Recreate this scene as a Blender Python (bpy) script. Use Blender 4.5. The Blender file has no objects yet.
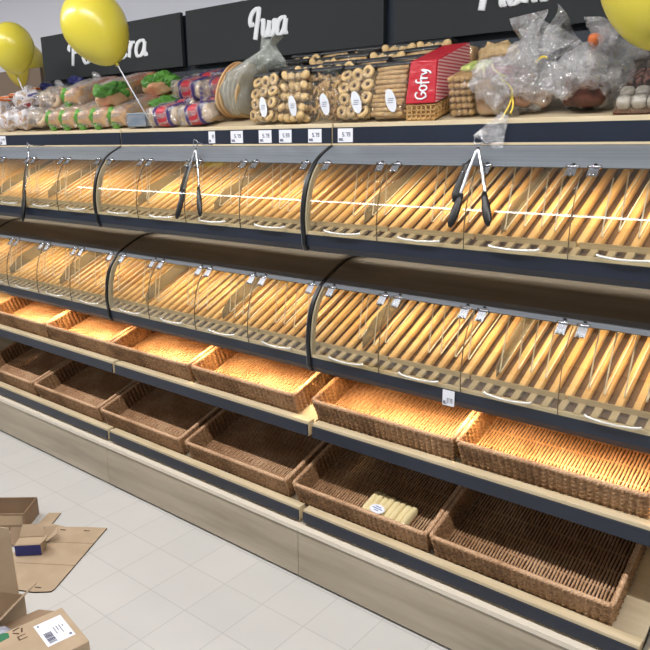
import bpy, math, random
from mathutils import Vector, Matrix, noise
random.seed(7)
PI = math.pi
scene = bpy.context.scene
COL = scene.collection
W = 1.25

# ------------------------------------------------------------------ camera
cam_d = bpy.data.cameras.new('camera'); cam = bpy.data.objects.new('camera', cam_d); COL.objects.link(cam)
scene.camera = cam
cam_d.sensor_width = 36.0; cam_d.lens = 36.0 * 698.6 / 650.0; cam_d.clip_start = 0.05
yaw, pitch, roll = math.radians(38.74), math.radians(14.73), math.radians(-0.50)
fw = Vector((-math.sin(yaw)*math.cos(pitch), math.cos(yaw)*math.cos(pitch), -math.sin(pitch)))
rt = Vector((math.cos(yaw), math.sin(yaw), 0)); up = rt.cross(fw)
r2 = rt*math.cos(roll) + up*math.sin(roll); u2 = up*math.cos(roll) - rt*math.sin(roll)
cam.matrix_world = Matrix(((r2.x, u2.x, -fw.x, 1.595), (r2.y, u2.y, -fw.y, 0.0), (r2.z, u2.z, -fw.z, 1.6607), (0, 0, 0, 1)))

# ------------------------------------------------------------------ world, exposure
world = bpy.data.worlds.new('world'); scene.world = world; world.use_nodes = True
bg = world.node_tree.nodes['Background']; bg.inputs[0].default_value = (0.86, 0.92, 1.0, 1); bg.inputs[1].default_value = 0.17
vs = scene.view_settings
vs.view_transform = 'Standard'; vs.look = 'None'; vs.gamma = 1.0; vs.use_curve_mapping = False; vs.exposure = 0.0

def area(name, loc, sx, sy, power, color, rot=(0, 0, 0), parent=None, spread=None):
    l = bpy.data.lights.new(name, 'AREA'); l.shape = 'RECTANGLE'; l.size = sx; l.size_y = sy; l.energy = power; l.color = color
    if spread: l.spread = math.radians(spread)
    o = bpy.data.objects.new(name, l); COL.objects.link(o); o.location = loc; o.rotation_euler = rot
    if parent is not None: o.parent = parent
    return o
CEIL = 3.0
NEAR_Y, FAR_Y = 0.79, -2.45
NEAR_P, FAR_P = 208.0, 66.0
LED_IN, LED_UNDER = 3.9, 6.2
area('ceiling_strip_light', (-2.5, FAR_Y, CEIL-0.075), 12.0, 0.18, FAR_P, (0.95, 0.97, 1.0))
for k in range(5):
    area('ceiling_tube_light', (-4.1+1.9*k, NEAR_Y, CEIL-0.075), 1.5, 0.06, NEAR_P/5, (1.0, 0.98, 0.96))

# ------------------------------------------------------------------ materials
def lin(c):
    r = []
    for v in c:
        v /= 255.0
        r.append(v/12.92 if v <= 0.04045 else ((v+0.055)/1.055)**2.4)
    return (r[0], r[1], r[2], 1.0)

def new_mat(name):
    m = bpy.data.materials.new(name); m.use_nodes = True
    nt = m.node_tree; b = nt.nodes['Principled BSDF']
    return m, nt, b

def mat(name, c, rough=0.5, metal=0.0, c2=None, scale=(20, 20, 20), detail=3.0, bump=0.0, bscale=None, spec=0.5, lo=0.35, hi=0.65, trans=0.0, sss=0.0):
    m, nt, b = new_mat(name)
    b.inputs['Base Color'].default_value = lin(c); b.inputs['Roughness'].default_value = rough; b.inputs['Metallic'].default_value = metal
    b.inputs['Specular IOR Level'].default_value = spec
    b.inputs['Transmission Weight'].default_value = trans
    L = nt.links
    tc = nt.nodes.new('ShaderNodeTexCoord')
    def nz(sc, det):
        mp = nt.nodes.new('ShaderNodeMapping'); mp.inputs['Scale'].default_value = sc
        L.new(tc.outputs['Object'], mp.inputs[0])
        n = nt.nodes.new('ShaderNodeTexNoise'); n.inputs['Scale'].default_value = 1.0; n.inputs['Detail'].default_value = det
        L.new(mp.outputs[0], n.inputs[0]); return n
    if c2 is not None:
        n = nz(scale, detail); cr = nt.nodes.new('ShaderNodeValToRGB')
        cr.color_ramp.elements[0].position = lo; cr.color_ramp.elements[1].position = hi
        cr.color_ramp.elements[0].color = lin(c); cr.color_ramp.elements[1].color = lin(c2)
        L.new(n.outputs[0], cr.inputs[0]); L.new(cr.outputs[0], b.inputs['Base Color'])
    if bump > 0:
        n = nz(bscale or scale, detail); bp = nt.nodes.new('ShaderNodeBump'); bp.inputs['Strength'].default_value = bump; bp.inputs['Distance'].default_value = 0.01
        L.new(n.outputs[0], bp.inputs['Height']); L.new(bp.outputs[0], b.inputs['Normal'])
    return m

def film(name, tint=(255, 255, 255), gloss=0.12, rough=0.08, bump=0.6, bs=30.0, haze=0.0, haze_c=(230, 230, 235), fres=1.45):
    # thin clear film / acrylic sheet: transparent + glossy by Fresnel, optional milky part
    m = bpy.data.materials.new(name); m.use_nodes = True; nt = m.node_tree; nt.nodes.clear(); L = nt.links
    out = nt.nodes.new('ShaderNodeOutputMaterial')
    tr = nt.nodes.new('ShaderNodeBsdfTransparent'); tr.inputs[0].default_value = lin(tint)
    gl = nt.nodes.new('ShaderNodeBsdfGlossy'); gl.inputs['Roughness'].default_value = rough; gl.inputs[0].default_value = (1, 1, 1, 1)
    base = tr
    if haze > 0:
        df = nt.nodes.new('ShaderNodeBsdfDiffuse'); df.inputs[0].default_value = lin(haze_c)
        mx = nt.nodes.new('ShaderNodeMixShader'); mx.inputs[0].default_value = haze
        L.new(tr.outputs[0], mx.inputs[1]); L.new(df.outputs[0], mx.inputs[2]); base = mx
    fr = nt.nodes.new('ShaderNodeLayerWeight'); fr.inputs[0].default_value = 0.5
    pw_ = nt.nodes.new('ShaderNodeMath'); pw_.operation = 'POWER'; pw_.inputs[1].default_value = 4.5; L.new(fr.outputs['Facing'], pw_.inputs[0])
    add = nt.nodes.new('ShaderNodeMath'); add.operation = 'MULTIPLY_ADD'; add.inputs[1].default_value = 0.9; add.inputs[2].default_value = gloss+0.04; add.use_clamp = True
    L.new(pw_.outputs[0], add.inputs[0])
    mix = nt.nodes.new('ShaderNodeMixShader'); L.new(add.outputs[0], mix.inputs[0]); L.new(base.outputs[0], mix.inputs[1]); L.new(gl.outputs[0], mix.inputs[2])
    L.new(mix.outputs[0], out.inputs[0])
    if bump > 0:
        tc = nt.nodes.new('ShaderNodeTexCoord'); n = nt.nodes.new('ShaderNodeTexNoise'); n.inputs['Scale'].default_value = bs; n.inputs['Detail'].default_value = 4; n.inputs['Distortion'].default_value = 1.0
        L.new(tc.outputs['Object'], n.inputs[0]); bp = nt.nodes.new('ShaderNodeBump'); bp.inputs['Strength'].default_value = bump; bp.inputs['Distance'].default_value = 0.02
        L.new(n.outputs[0], bp.inputs['Height']); L.new(bp.outputs[0], gl.inputs['Normal']); L.new(bp.outputs[0], fr.inputs['Normal'])
    return m

def stripes(name, ca, cb, axis='X', freq=60.0, frac=0.5, rough=0.5, rot=(0, 0, 0)):
    m, nt, b = new_mat(name); L = nt.links
    tc = nt.nodes.new('ShaderNodeTexCoord'); mp = nt.nodes.new('ShaderNodeMapping'); mp.inputs['Rotation'].default_value = rot
    L.new(tc.outputs['Object'], mp.inputs[0])
    sx = nt.nodes.new('ShaderNodeSeparateXYZ'); L.new(mp.outputs[0], sx.inputs[0])
    mu = nt.nodes.new('ShaderNodeMath'); mu.operation = 'MULTIPLY'; mu.inputs[1].default_value = freq; L.new(sx.outputs[axis], mu.inputs[0])
    fr = nt.nodes.new('ShaderNodeMath'); fr.operation = 'FRACT'; L.new(mu.outputs[0], fr.inputs[0])
    gt = nt.nodes.new('ShaderNodeMath'); gt.operation = 'GREATER_THAN'; gt.inputs[1].default_value = frac; L.new(fr.outputs[0], gt.inputs[0])
    mx = nt.nodes.new('ShaderNodeMix'); mx.data_type = 'RGBA'; L.new(gt.outputs[0], mx.inputs['Factor'])
    mx.inputs['A'].default_value = lin(ca); mx.inputs['B'].default_value = lin(cb)
    L.new(mx.outputs['Result'], b.inputs['Base Color']); b.inputs['Roughness'].default_value = rough
    return m

M = {}
M['oak'] = mat('grey_oak_laminate', (152, 140, 122), 0.45, c2=(180, 168, 149), scale=(1.6, 14, 14), detail=6)
M['plinth_top'] = mat('cream_edge', (222, 212, 196), 0.4)
M['lipwood'] = mat('light_wood_edge', (198, 180, 146), 0.45, c2=(214, 198, 166), scale=(4, 40, 40))
M['deck'] = mat('shelf_deck', (176, 160, 132), 0.5, c2=(192, 176, 148), scale=(3, 30, 30))
M['blue'] = mat('dark_blue_rail', (27, 34, 48), 0.35, c2=(33, 40, 56), scale=(3, 3, 3))
M['black'] = mat('black_plastic', (18, 18, 20), 0.4)
M['steel'] = mat('brushed_aluminium', (116, 123, 132), 0.42, metal=0.4, c2=(128, 135, 144), scale=(2, 120, 120))
M['chrome'] = mat('chrome', (186, 190, 198), 0.24, metal=1.0)
M['cover'] = mat('smoked_metal_cover', (112, 109, 102), 0.30, metal=0.5, c2=(128, 125, 118), scale=(2, 30, 30))
M['backdark'] = mat('dark_back_panel', (50, 40, 32), 0.7)
M['under'] = mat('beige_underside', (196, 160, 118), 0.5)
M['slat'] = mat('beech_slats', (206, 158, 98), 0.42, c2=(228, 186, 124), scale=(14, 3, 6), detail=4)
M['slatbed'] = mat('rack_bed', (110, 80, 52), 0.7)
M['bar'] = mat('beige_front_bar', (186, 164, 128), 0.4)
M['traywood'] = mat('pale_tray_front', (216, 196, 158), 0.45)
M['cream'] = mat('cream_side_frame', (168, 160, 136), 0.45)
M['glass'] = film('clear_acrylic', (250, 250, 246), gloss=0.03, rough=0.02, bump=0.0)
M['edge'] = mat('acrylic_edge', (92, 84, 66), 0.3)
M['divider'] = film('smoked_acrylic_divider', (214, 214, 206), gloss=0.06, rough=0.15, bump=0.0, haze=0.5, haze_c=(172, 166, 146))
M['wire'] = mat('white_wire', (240, 232, 212), 0.3)
M['handle'] = mat('satin_handle', (226, 224, 218), 0.22, metal=0.35)
M['ledmat'] = mat('led_housing', (210, 205, 195), 0.4)
M['white'] = mat('white_card', (226, 228, 238), 0.5)
M['ink'] = mat('tag_ink', (52, 58, 84), 0.6)
M['board'] = mat('anthracite_board', (27, 32, 36), 0.75, c2=(30, 35, 39), scale=(2, 2, 2))
M['navy'] = mat('navy_back_panel', (34, 43, 55), 0.6)
M['lettering'] = mat('white_lettering', (228, 232, 238), 0.5)
M['balloon'] = mat('yellow_latex', (212, 198, 66), 0.28, spec=0.6)
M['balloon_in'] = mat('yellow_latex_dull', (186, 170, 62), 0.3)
M['card'] = mat('kraft_card', (168, 146, 120), 0.75, c2=(178, 156, 130), scale=(9, 9, 9))
M['carddark'] = mat('kraft_card_inner', (138, 114, 90), 0.8, c2=(148, 124, 100), scale=(9, 9, 9))
M['cardedge'] = mat('card_cut_edge', (66, 54, 44), 0.8)
M['tape'] = mat('shiny_packing_tape', (186, 160, 128), 0.2)
M['cblue'] = mat('blue_printed_card', (38, 44, 108), 0.5)
M['green_ink'] = mat('green_print', (34, 110, 72), 0.6)
M['brown_ink'] = mat('brown_print', (96, 70, 50), 0.7)

M['wicker_gap'] = mat('basket_gap_shade', (62, 42, 26), 0.7)  # dark plate below the floor rods, shade of the gaps put into its colour
def wicker(name, a, b_, c):
    m, nt, b = new_mat(name); L = nt.links
    tc = nt.nodes.new('ShaderNodeTexCoord')
    n1 = nt.nodes.new('ShaderNodeTexNoise'); n1.inputs['Scale'].default_value = 110; n1.inputs['Detail'].default_value = 4
    n2 = nt.nodes.new('ShaderNodeTexNoise'); n2.inputs['Scale'].default_value = 6; n2.inputs['Detail'].default_value = 2
    L.new(tc.outputs['Object'], n1.inputs[0]); L.new(tc.outputs['Object'], n2.inputs[0])
    ad = nt.nodes.new('ShaderNodeMath'); ad.operation = 'ADD'; L.new(n1.outputs[0], ad.inputs[0]); L.new(n2.outputs[0], ad.inputs[1])
    hf = nt.nodes.new('ShaderNodeMath'); hf.operation = 'MULTIPLY'; hf.inputs[1].default_value = 0.5; L.new(ad.outputs[0], hf.inputs[0])
    cr = nt.nodes.new('ShaderNodeValToRGB'); e = cr.color_ramp.elements
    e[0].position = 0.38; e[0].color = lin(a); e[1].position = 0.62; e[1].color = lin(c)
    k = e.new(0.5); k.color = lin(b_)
    L.new(hf.outputs[0], cr.inputs[0]); L.new(cr.outputs[0], b.inputs['Base Color'])
    b.inputs['Roughness'].default_value = 0.5; b.inputs['Specular IOR Level'].default_value = 0.35
    return m
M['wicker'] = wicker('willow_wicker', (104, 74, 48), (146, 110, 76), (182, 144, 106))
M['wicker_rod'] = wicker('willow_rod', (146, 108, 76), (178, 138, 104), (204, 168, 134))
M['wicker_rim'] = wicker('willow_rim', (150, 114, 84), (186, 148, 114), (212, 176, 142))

# ------------------------------------------------------------------ mesh helper
class MB:
    def __init__(s): s.v = []; s.f = []; s.sm = []; s.mi = []; s.cur = 0
    def add(s, vs_, fs_, smooth=False):
        o = len(s.v); s.v += [tuple(p) for p in vs_]
        for f in fs_: s.f.append(tuple(i+o for i in f)); s.sm.append(smooth); s.mi.append(s.cur)
        return s
    def box(s, x0, x1, y0, y1, z0, z1):
        return s.add([(x0,y0,z0),(x1,y0,z0),(x1,y1,z0),(x0,y1,z0),(x0,y0,z1),(x1,y0,z1),(x1,y1,z1),(x0,y1,z1)],
                     [(0,3,2,1),(4,5,6,7),(0,1,5,4),(1,2,6,5),(2,3,7,6),(3,0,4,7)])
    def hexa(s, a, b):      # two quads (4 pts each) joined
        return s.add(list(a)+list(b), [(0,3,2,1),(4,5,6,7),(0,1,5,4),(1,2,6,5),(2,3,7,6),(3,0,4,7)])
    def ribbon(s, prof, x0, x1, t, smooth=True):
        # curved sheet following (y,z) profile, thickness t towards the inside (right-hand normal)
        n = len(prof); ins = []
        for i in range(n):
            a = prof[max(i-1, 0)]; b = prof[min(i+1, n-1)]
            d = Vector((b[0]-a[0], b[1]-a[1])).normalized(); nn = (-d.y, d.x)
            ins.append((prof[i][0]+nn[0]*t, prof[i][1]+nn[1]*t))
        vs_ = []
        for x in (x0, x1):
            for p in prof: vs_.append((x, p[0], p[1]))
            for p in ins: vs_.append((x, p[0], p[1]))
        fs_ = []
        A, B, C, D = 0, n, 2*n, 3*n
        for i in range(n-1):
            fs_ += [(A+i, A+i+1, C+i+1, C+i), (B+i, D+i, D+i+1, B+i+1), (A+i, B+i, B+i+1, A+i+1), (C+i, C+i+1, D+i+1, D+i)]
        fs_ += [(A, C, D, B), (A+n-1, B+n-1, D+n-1, C+n-1)]
        return s.add(vs_, fs_, False)
    def tube(s, pts, r, seg=8, closed=False, caps=True, squash=None, smooth=True):
        pts = [Vector(p) for p in pts]; n = len(pts)
        rr = r if isinstance(r, (list, tuple)) else [r]*n
        vs_ = []; prev = None
        for i in range(n):
            if closed: t = (pts[(i+1) % n]-pts[i-1]).normalized()
            else: t = (pts[min(i+1, n-1)]-pts[max(i-1, 0)]).normalized()
            if prev is None:
                ref = Vector((0, 0, 1)) if abs(t.z) < 0.9 else Vector((1, 0, 0)); u = t.cross(ref).normalized()
            else:
                u = (prev - t*prev.dot(t)).normalized()
            prev = u; w = t.cross(u)
            for k in range(seg):
                a = 2*PI*k/seg; off = (u*math.cos(a)+w*math.sin(a))*rr[i]
                if squash: off = Vector((off.x*squash[0], off.y*squash[1], off.z*squash[2]))
                vs_.append(pts[i]+off)
        fs_ = []
        m = n if closed else n-1
        for i in range(m):
            j = (i+1) % n
            for k in range(seg):
                k2 = (k+1) % seg; fs_.append((i*seg+k, i*seg+k2, j*seg+k2, j*seg+k))
        if caps and not closed: fs_ += [tuple(range(seg))[::-1], tuple((n-1)*seg+k for k in range(seg))]
        return s.add(vs_, fs_, smooth)
    def grid(s, fn, nu, nv, closeu=False, smooth=True):
        vs_ = [fn(i/(nu if closeu else nu-1), j/(nv-1)) for j in range(nv) for i in range(nu)]
        fs_ = []
        for j in range(nv-1):
            for i in range(nu if closeu else nu-1):
                i2 = (i+1) % nu; fs_.append((j*nu+i, j*nu+i2, (j+1)*nu+i2, (j+1)*nu+i))
        return s.add(vs_, fs_, smooth)
    def ball(s, c, rx, ry, rz, nu=12, nv=8, e1=1.0, e2=1.0, rot=None, jit=0.0, jf=10.0):
        def sp(v, e): return math.copysign(abs(v)**e, v)
        R = rot or Matrix.Identity(3)
        def fn(u, v):
            a = 2*PI*u; b = PI*(v-0.5)
            p = Vector((rx*sp(math.cos(b), e1)*sp(math.cos(a), e2), ry*sp(math.cos(b), e1)*sp(math.sin(a), e2), rz*sp(math.sin(b), e1)))
            if jit:
                q = Vector(p)*jf + Vector(c)*3.1
                p = p*(1+jit*noise.noise(q))
            return R @ p + Vector(c)
        return s.grid(fn, nu, nv, closeu=True)
    def prism(s, poly, axis, a, b):
        # poly of 2-D points extruded along axis between a and b
        def P(p, t):
            return {'x': (t, p[0], p[1]), 'y': (p[0], t, p[1]), 'z': (p[0], p[1], t)}[axis]
        n = len(poly); vs_ = [P(p, a) for p in poly]+[P(p, b) for p in poly]
        fs_ = [tuple(range(n))[::-1], tuple(range(n, 2*n))]+[(i, (i+1) % n, n+(i+1) % n, n+i) for i in range(n)]
        return s.add(vs_, fs_)
    def build(s, name, mats, parent=None, off=None, bevel=0.0):
        me = bpy.data.meshes.new(name)
        o_ = Vector(off) if off is not None else (root_of(parent).location if parent is not None else Vector((0, 0, 0)))
        me.from_pydata([(v[0]-o_.x, v[1]-o_.y, v[2]-o_.z) for v in s.v], [], s.f)
        ml = mats if isinstance(mats, (list, tuple)) else [mats]
        for m_ in ml: me.materials.append(m_)
        me.polygons.foreach_set('use_smooth', s.sm); me.polygons.foreach_set('material_index', s.mi)
        me.update()
        o = bpy.data.objects.new(name, me); COL.objects.link(o)
        if parent is not None: o.parent = parent
        elif off is not None: o.location = o_
        if bevel > 0:
            b = o.modifiers.new('bevel', 'BEVEL'); b.width = bevel; b.segments = 2; b.limit_method = 'ANGLE'
        return o

def root_of(o):
    while o.parent is not None: o = o.parent
    return o
def tag(o, label, cat=None, group=None, kind=None):
    if label: o['label'] = label
    if cat: o['category'] = cat
    if group: o['group'] = group
    if kind: o['kind'] = kind
    return o
def thing(name, label, cat, loc=(0, 0, 0), rot=(0, 0, 0), group=None):
    o = bpy.data.objects.new(name, None); COL.objects.link(o); o.empty_display_size = 0.05
    o.location = loc; o.rotation_euler = rot
    return tag(o, label, cat, group)
def dup(o, loc=None, label=None, rot=None, parent=None, group=None):
    c = o.copy(); COL.objects.link(c)
    if parent is not None: c.parent = parent
    if loc is not None: c.location = loc
    if rot is not None: c.rotation_euler = rot
    if label: c['label'] = label
    if group: c['group'] = group
    for ch in o.children: dup(ch, parent=c)
    return c
def catmull(P, n=8, closed=False):
    P = [Vector(p) for p in P]; out = []; N = len(P)
    rng = N if closed else N-1
    for i in range(rng):
        if closed: a, b, c, d = P[i-1], P[i], P[(i+1) % N], P[(i+2) % N]
        else: a, b, c, d = P[max(i-1, 0)], P[i], P[i+1], P[min(i+2, N-1)]
        for k in range(n):
            t = k/n
            out.append(0.5*((2*b)+(c-a)*t+(2*a-5*b+4*c-d)*t*t+(3*b-a-3*c+d)*t**3))
    if not closed: out.append(P[-1])
    return out
def struct(o): o['kind'] = 'structure'; return o

# ------------------------------------------------------------------ room
def tile_mat():
    m, nt, b = new_mat('pale_floor_tiles'); L = nt.links
    tc = nt.nodes.new('ShaderNodeTexCoord')
    br = nt.nodes.new('ShaderNodeTexBrick'); br.offset = 0.0; br.squash = 1.0
    br.inputs['Scale'].default_value = 1.0; br.inputs['Brick Width'].default_value = 0.2; br.inputs['Row Height'].default_value = 0.2
    br.inputs['Mortar Size'].default_value = 0.0022; br.inputs['Mortar Smooth'].default_value = 0.2
    br.inputs['Color1'].default_value = lin((196, 195, 192)); br.inputs['Color2'].default_value = lin((201, 199, 196)); br.inputs['Mortar'].default_value = lin((181, 179, 177))
    L.new(tc.outputs['Object'], br.inputs[0])
    n = nt.nodes.new('ShaderNodeTexNoise'); n.inputs['Scale'].default_value = 3; L.new(tc.outputs['Object'], n.inputs[0])
    mx = nt.nodes.new('ShaderNodeMix'); mx.data_type = 'RGBA'; mx.blend_type = 'MULTIPLY'; mx.inputs['Factor'].default_value = 0.12
    L.new(br.outputs[0], mx.inputs['A']); L.new(n.outputs[0], mx.inputs['B']); L.new(mx.outputs['Result'], b.inputs['Base Color'])
    b.inputs['Roughness'].default_value = 0.42
    return m
b = MB(); b.box(-10, 5, -6, 3.2, -0.1, 0.0); floor = struct(b.build('floor', tile_mat()))
b = MB(); b.box(-10, 5, 2.62, 2.72, 0, CEIL+0.1); struct(b.build('wall_back', mat('painted_wall', (216, 218, 230), 0.8)))
b = MB(); b.box(-10, 5, -6, 2.62, CEIL, CEIL+0.1); struct(b.build('ceiling', mat('ceiling_white', (205, 205, 205), 0.9)))
for ly, nm in ((NEAR_Y, 'nearest the bread shelves'), (FAR_Y, 'further from the bread shelves')):
    t = thing('ceiling_light', 'long white linear ceiling light, the row %s' % nm, 'ceiling light', (-0.4, ly, CEIL), group=None)
    lw = 0.06 if ly == NEAR_Y else 0.24
    b = MB(); b.box(-8.6 if ly != NEAR_Y else -5.05, 3.6 if ly != NEAR_Y else 4.05, ly-lw, ly+lw, CEIL-0.06, CEIL); b.build('housing', M['ledmat'], t)

# ------------------------------------------------------------------ profiles (y, z)
UP = [(p.x, p.y) for p in catmull([(2.035,1.645,0),(1.977,1.616,0),(1.938,1.587,0)], 4)]
UDOOR = [(p.x, p.y) for p in catmull([(1.938,1.587,0),(1.908,1.549,0),(1.887,1.505,0),(1.873,1.45,0),(1.868,1.40,0),(1.871,1.346,0)], 5)]
LP = [(p.x, p.y) for p in catmull([(2.000,1.170,0),(1.962,1.145,0)], 3)]
LDOOR = [(p.x, p.y) for p in catmull([(1.962,1.145,0),(1.923,1.097,0),(1.900,1.04,0),(1.890,0.98,0),(1.887,0.93,0),(1.892,0.889,0)], 5)]
LCOVER = [(p.x, p.y) for p in catmull([(2.46,1.229,0),(2.30,1.231,0),(2.20,1.228,0),(2.12,1.220,0),(2.06,1.199,0),(2.000,1.170,0)], 5)]

def tag_mesh(x0, x1, y, z0, z1, parent, nrows, digits):
    b = MB(); b.box(x0, x1, y-0.0022, y, z0, z1); t = b.build('price_tag', M['white'], parent)
    w = x1-x0; h = z1-z0
    def seg_digit(b, ch, cx, cz, dw, dh, yy):
        S = {'0':'abcdef','1':'bc','2':'abged','3':'abgcd','4':'fgbc','5':'afgcd','6':'afgedc','7':'abc','8':'abcdefg','9':'abfgcd'}
        tk = dw*0.26
        R = {'a':(0,dw,dh-tk,dh),'d':(0,dw,0,tk),'g':(0,dw,dh/2-tk/2,dh/2+tk/2),'f':(0,tk,dh/2,dh),'e':(0,tk,0,dh/2),'b':(dw-tk,dw,dh/2,dh),'c':(dw-tk,dw,0,dh/2)}
        for k in S.get(ch, ''):
            q = R[k]; b.box(cx+q[0], cx+q[1], yy-0.0006, yy, cz+q[2], cz+q[3])
    b = MB(); yy = y-0.0022
    dw = w*0.125; x = x0+w*(0.90-0.17*sum(0.5 if q == '.' else 1 for q in digits)); cz = z0+h*(0.42 if digits != '079' else 0.2)
    for ch in digits:
        if ch == '.': b.box(x, x+dw*0.3, yy-0.0006, yy, cz, cz+dw*0.3); x += dw*0.6; continue
        seg_digit(b, ch, x, cz, dw, h*0.30, yy); x += dw*1.35
    for k in range(nrows):
        xx = x0+w*0.08+k*w*0.07
        b.box(xx, xx+w*0.045, yy-0.0006, yy, z0+h*0.14, z0+h*0.30)
    b.box(x0+w*0.08, x0+w*0.40, yy-0.0006, yy, z0+h*0.10, z0+h*0.13)
    b.build('printed_price', M['ink'], t)
    return t

BAYS = [(-3.75, 'beyond'), (-2.5, 'far left'), (-1.25, 'second from the left'), (0.0, 'third from the left'), (1.25, 'last at the right edge')]

# ---------------------------------------------- base plinth, back panels
def make_base(x0, word, word2):
    t = thing('shelf_base', 'grey oak base cabinet, %s' % word, 'shelf base', (x0, 1.82, 0), group='base cabinets of the shelf wall')
    b = MB(); b.box(x0+0.0012, x0+W-0.0012, 1.808, 1.826, 0.012, 0.209); b.build('plinth_panel', M['oak'], t)
    b = MB(); b.box(x0+0.0005, x0+W-0.0005, 1.826, 2.46, 0.209, 0.226); b.box(x0+0.0005, x0+W-0.0005, 1.803, 1.826, 0.209, 0.226); b.build('ledge', M['plinth_top'], t)
    b = MB(); b.box(x0, x0+W, 1.83, 2.45, 0.0, 0.209); b.build('carcass', M['black'], t)
    p = thing('back_panel', 'dark back panel behind the baskets and cases, %s' % word2, 'back panel', (x0, 2.47, 0.0), group='back panels of the shelf wall')
    b = MB(); b.box(x0, x0+W-0.001, 2.46, 2.48, 0.0, 1.75); b.build('panel', M['backdark'], p)
    b = MB(); b.box(x0-0.012, x0+0.012, 2.4565, 2.4598, 0.227, 1.70); b.build('upright', M['black'], p)
    return t
words = ['beyond the left edge', 'left end of the row', 'under the second bay', 'under the third bay with the pale bread pack', 'right end of the row']
for (x0, _), w_ in zip(BAYS, words): make_base(x0, w_, {-3.75: 'beyond the left edge', -2.5: 'far left', -1.25: 'second bay', 0.0: 'third bay', 1.25: 'right end'}[x0])

# ---------------------------------------------- basket shelves
def sl(y, y0, z0, s=0.325): return z0+(y-y0)*s
def make_shelf(x0, yf, z0, z1, label, group, deckcol):
    t = thing('basket_shelf', label, 'shelf', (x0, yf, z0), group=group)
    g = 0.011
    b = MB()
    # sloped deck
    a = [(x0+g, yf+0.035, z1-0.012), (x0+W-g, yf+0.035, z1-0.012), (x0+W-g, 2.40, sl(2.40, yf+0.035, z1-0.012)), (x0+g, 2.40, sl(2.40, yf+0.035, z1-0.012))]
    b.hexa(a, [(p[0], p[1], p[2]+0.010) for p in a]); b.build('deck', deckcol, t)
    b = MB(); b.box(x0+g, x0+W-g, yf, yf+0.036, z0, z1+0.012); b.build('front_edge', M['lipwood'], t, bevel=0.0015)
    b = MB(); b.box(x0+g+0.001, x0+W-g-0.001, yf-0.006, yf, z0+0.003, z1); b.build('price_strip', M['blue'], t)
    for xx in (x0+g+0.002, x0+W-g-0.008):
        b = MB(); b.prism([(yf+0.04, z1-0.012), (2.40, sl(2.40, yf+0.035, z1-0.012)), (2.40, sl(2.40, yf+0.035, z1-0.012)-0.06), (yf+0.04, z0)], 'x', xx, xx+0.006)
        b.build('side_bracket', M['black'], t)
    return t
M['deck2'] = M['deck']
nm = ['beyond the left edge', 'far left', 'second bay', 'third bay', 'right end']
for i, (x0, _) in enumerate(BAYS):
    make_shelf(x0, 1.832, 0.236, 0.281, 'sloping wooden shelf under the dim lowest baskets, %s' % nm[i], 'lowest basket shelves', M['deck'])
    make_shelf(x0, 1.895, 0.567, 0.615, 'sloping wooden shelf under the brightly lit baskets, %s' % nm[i], 'middle basket shelves', M['deck'])

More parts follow.
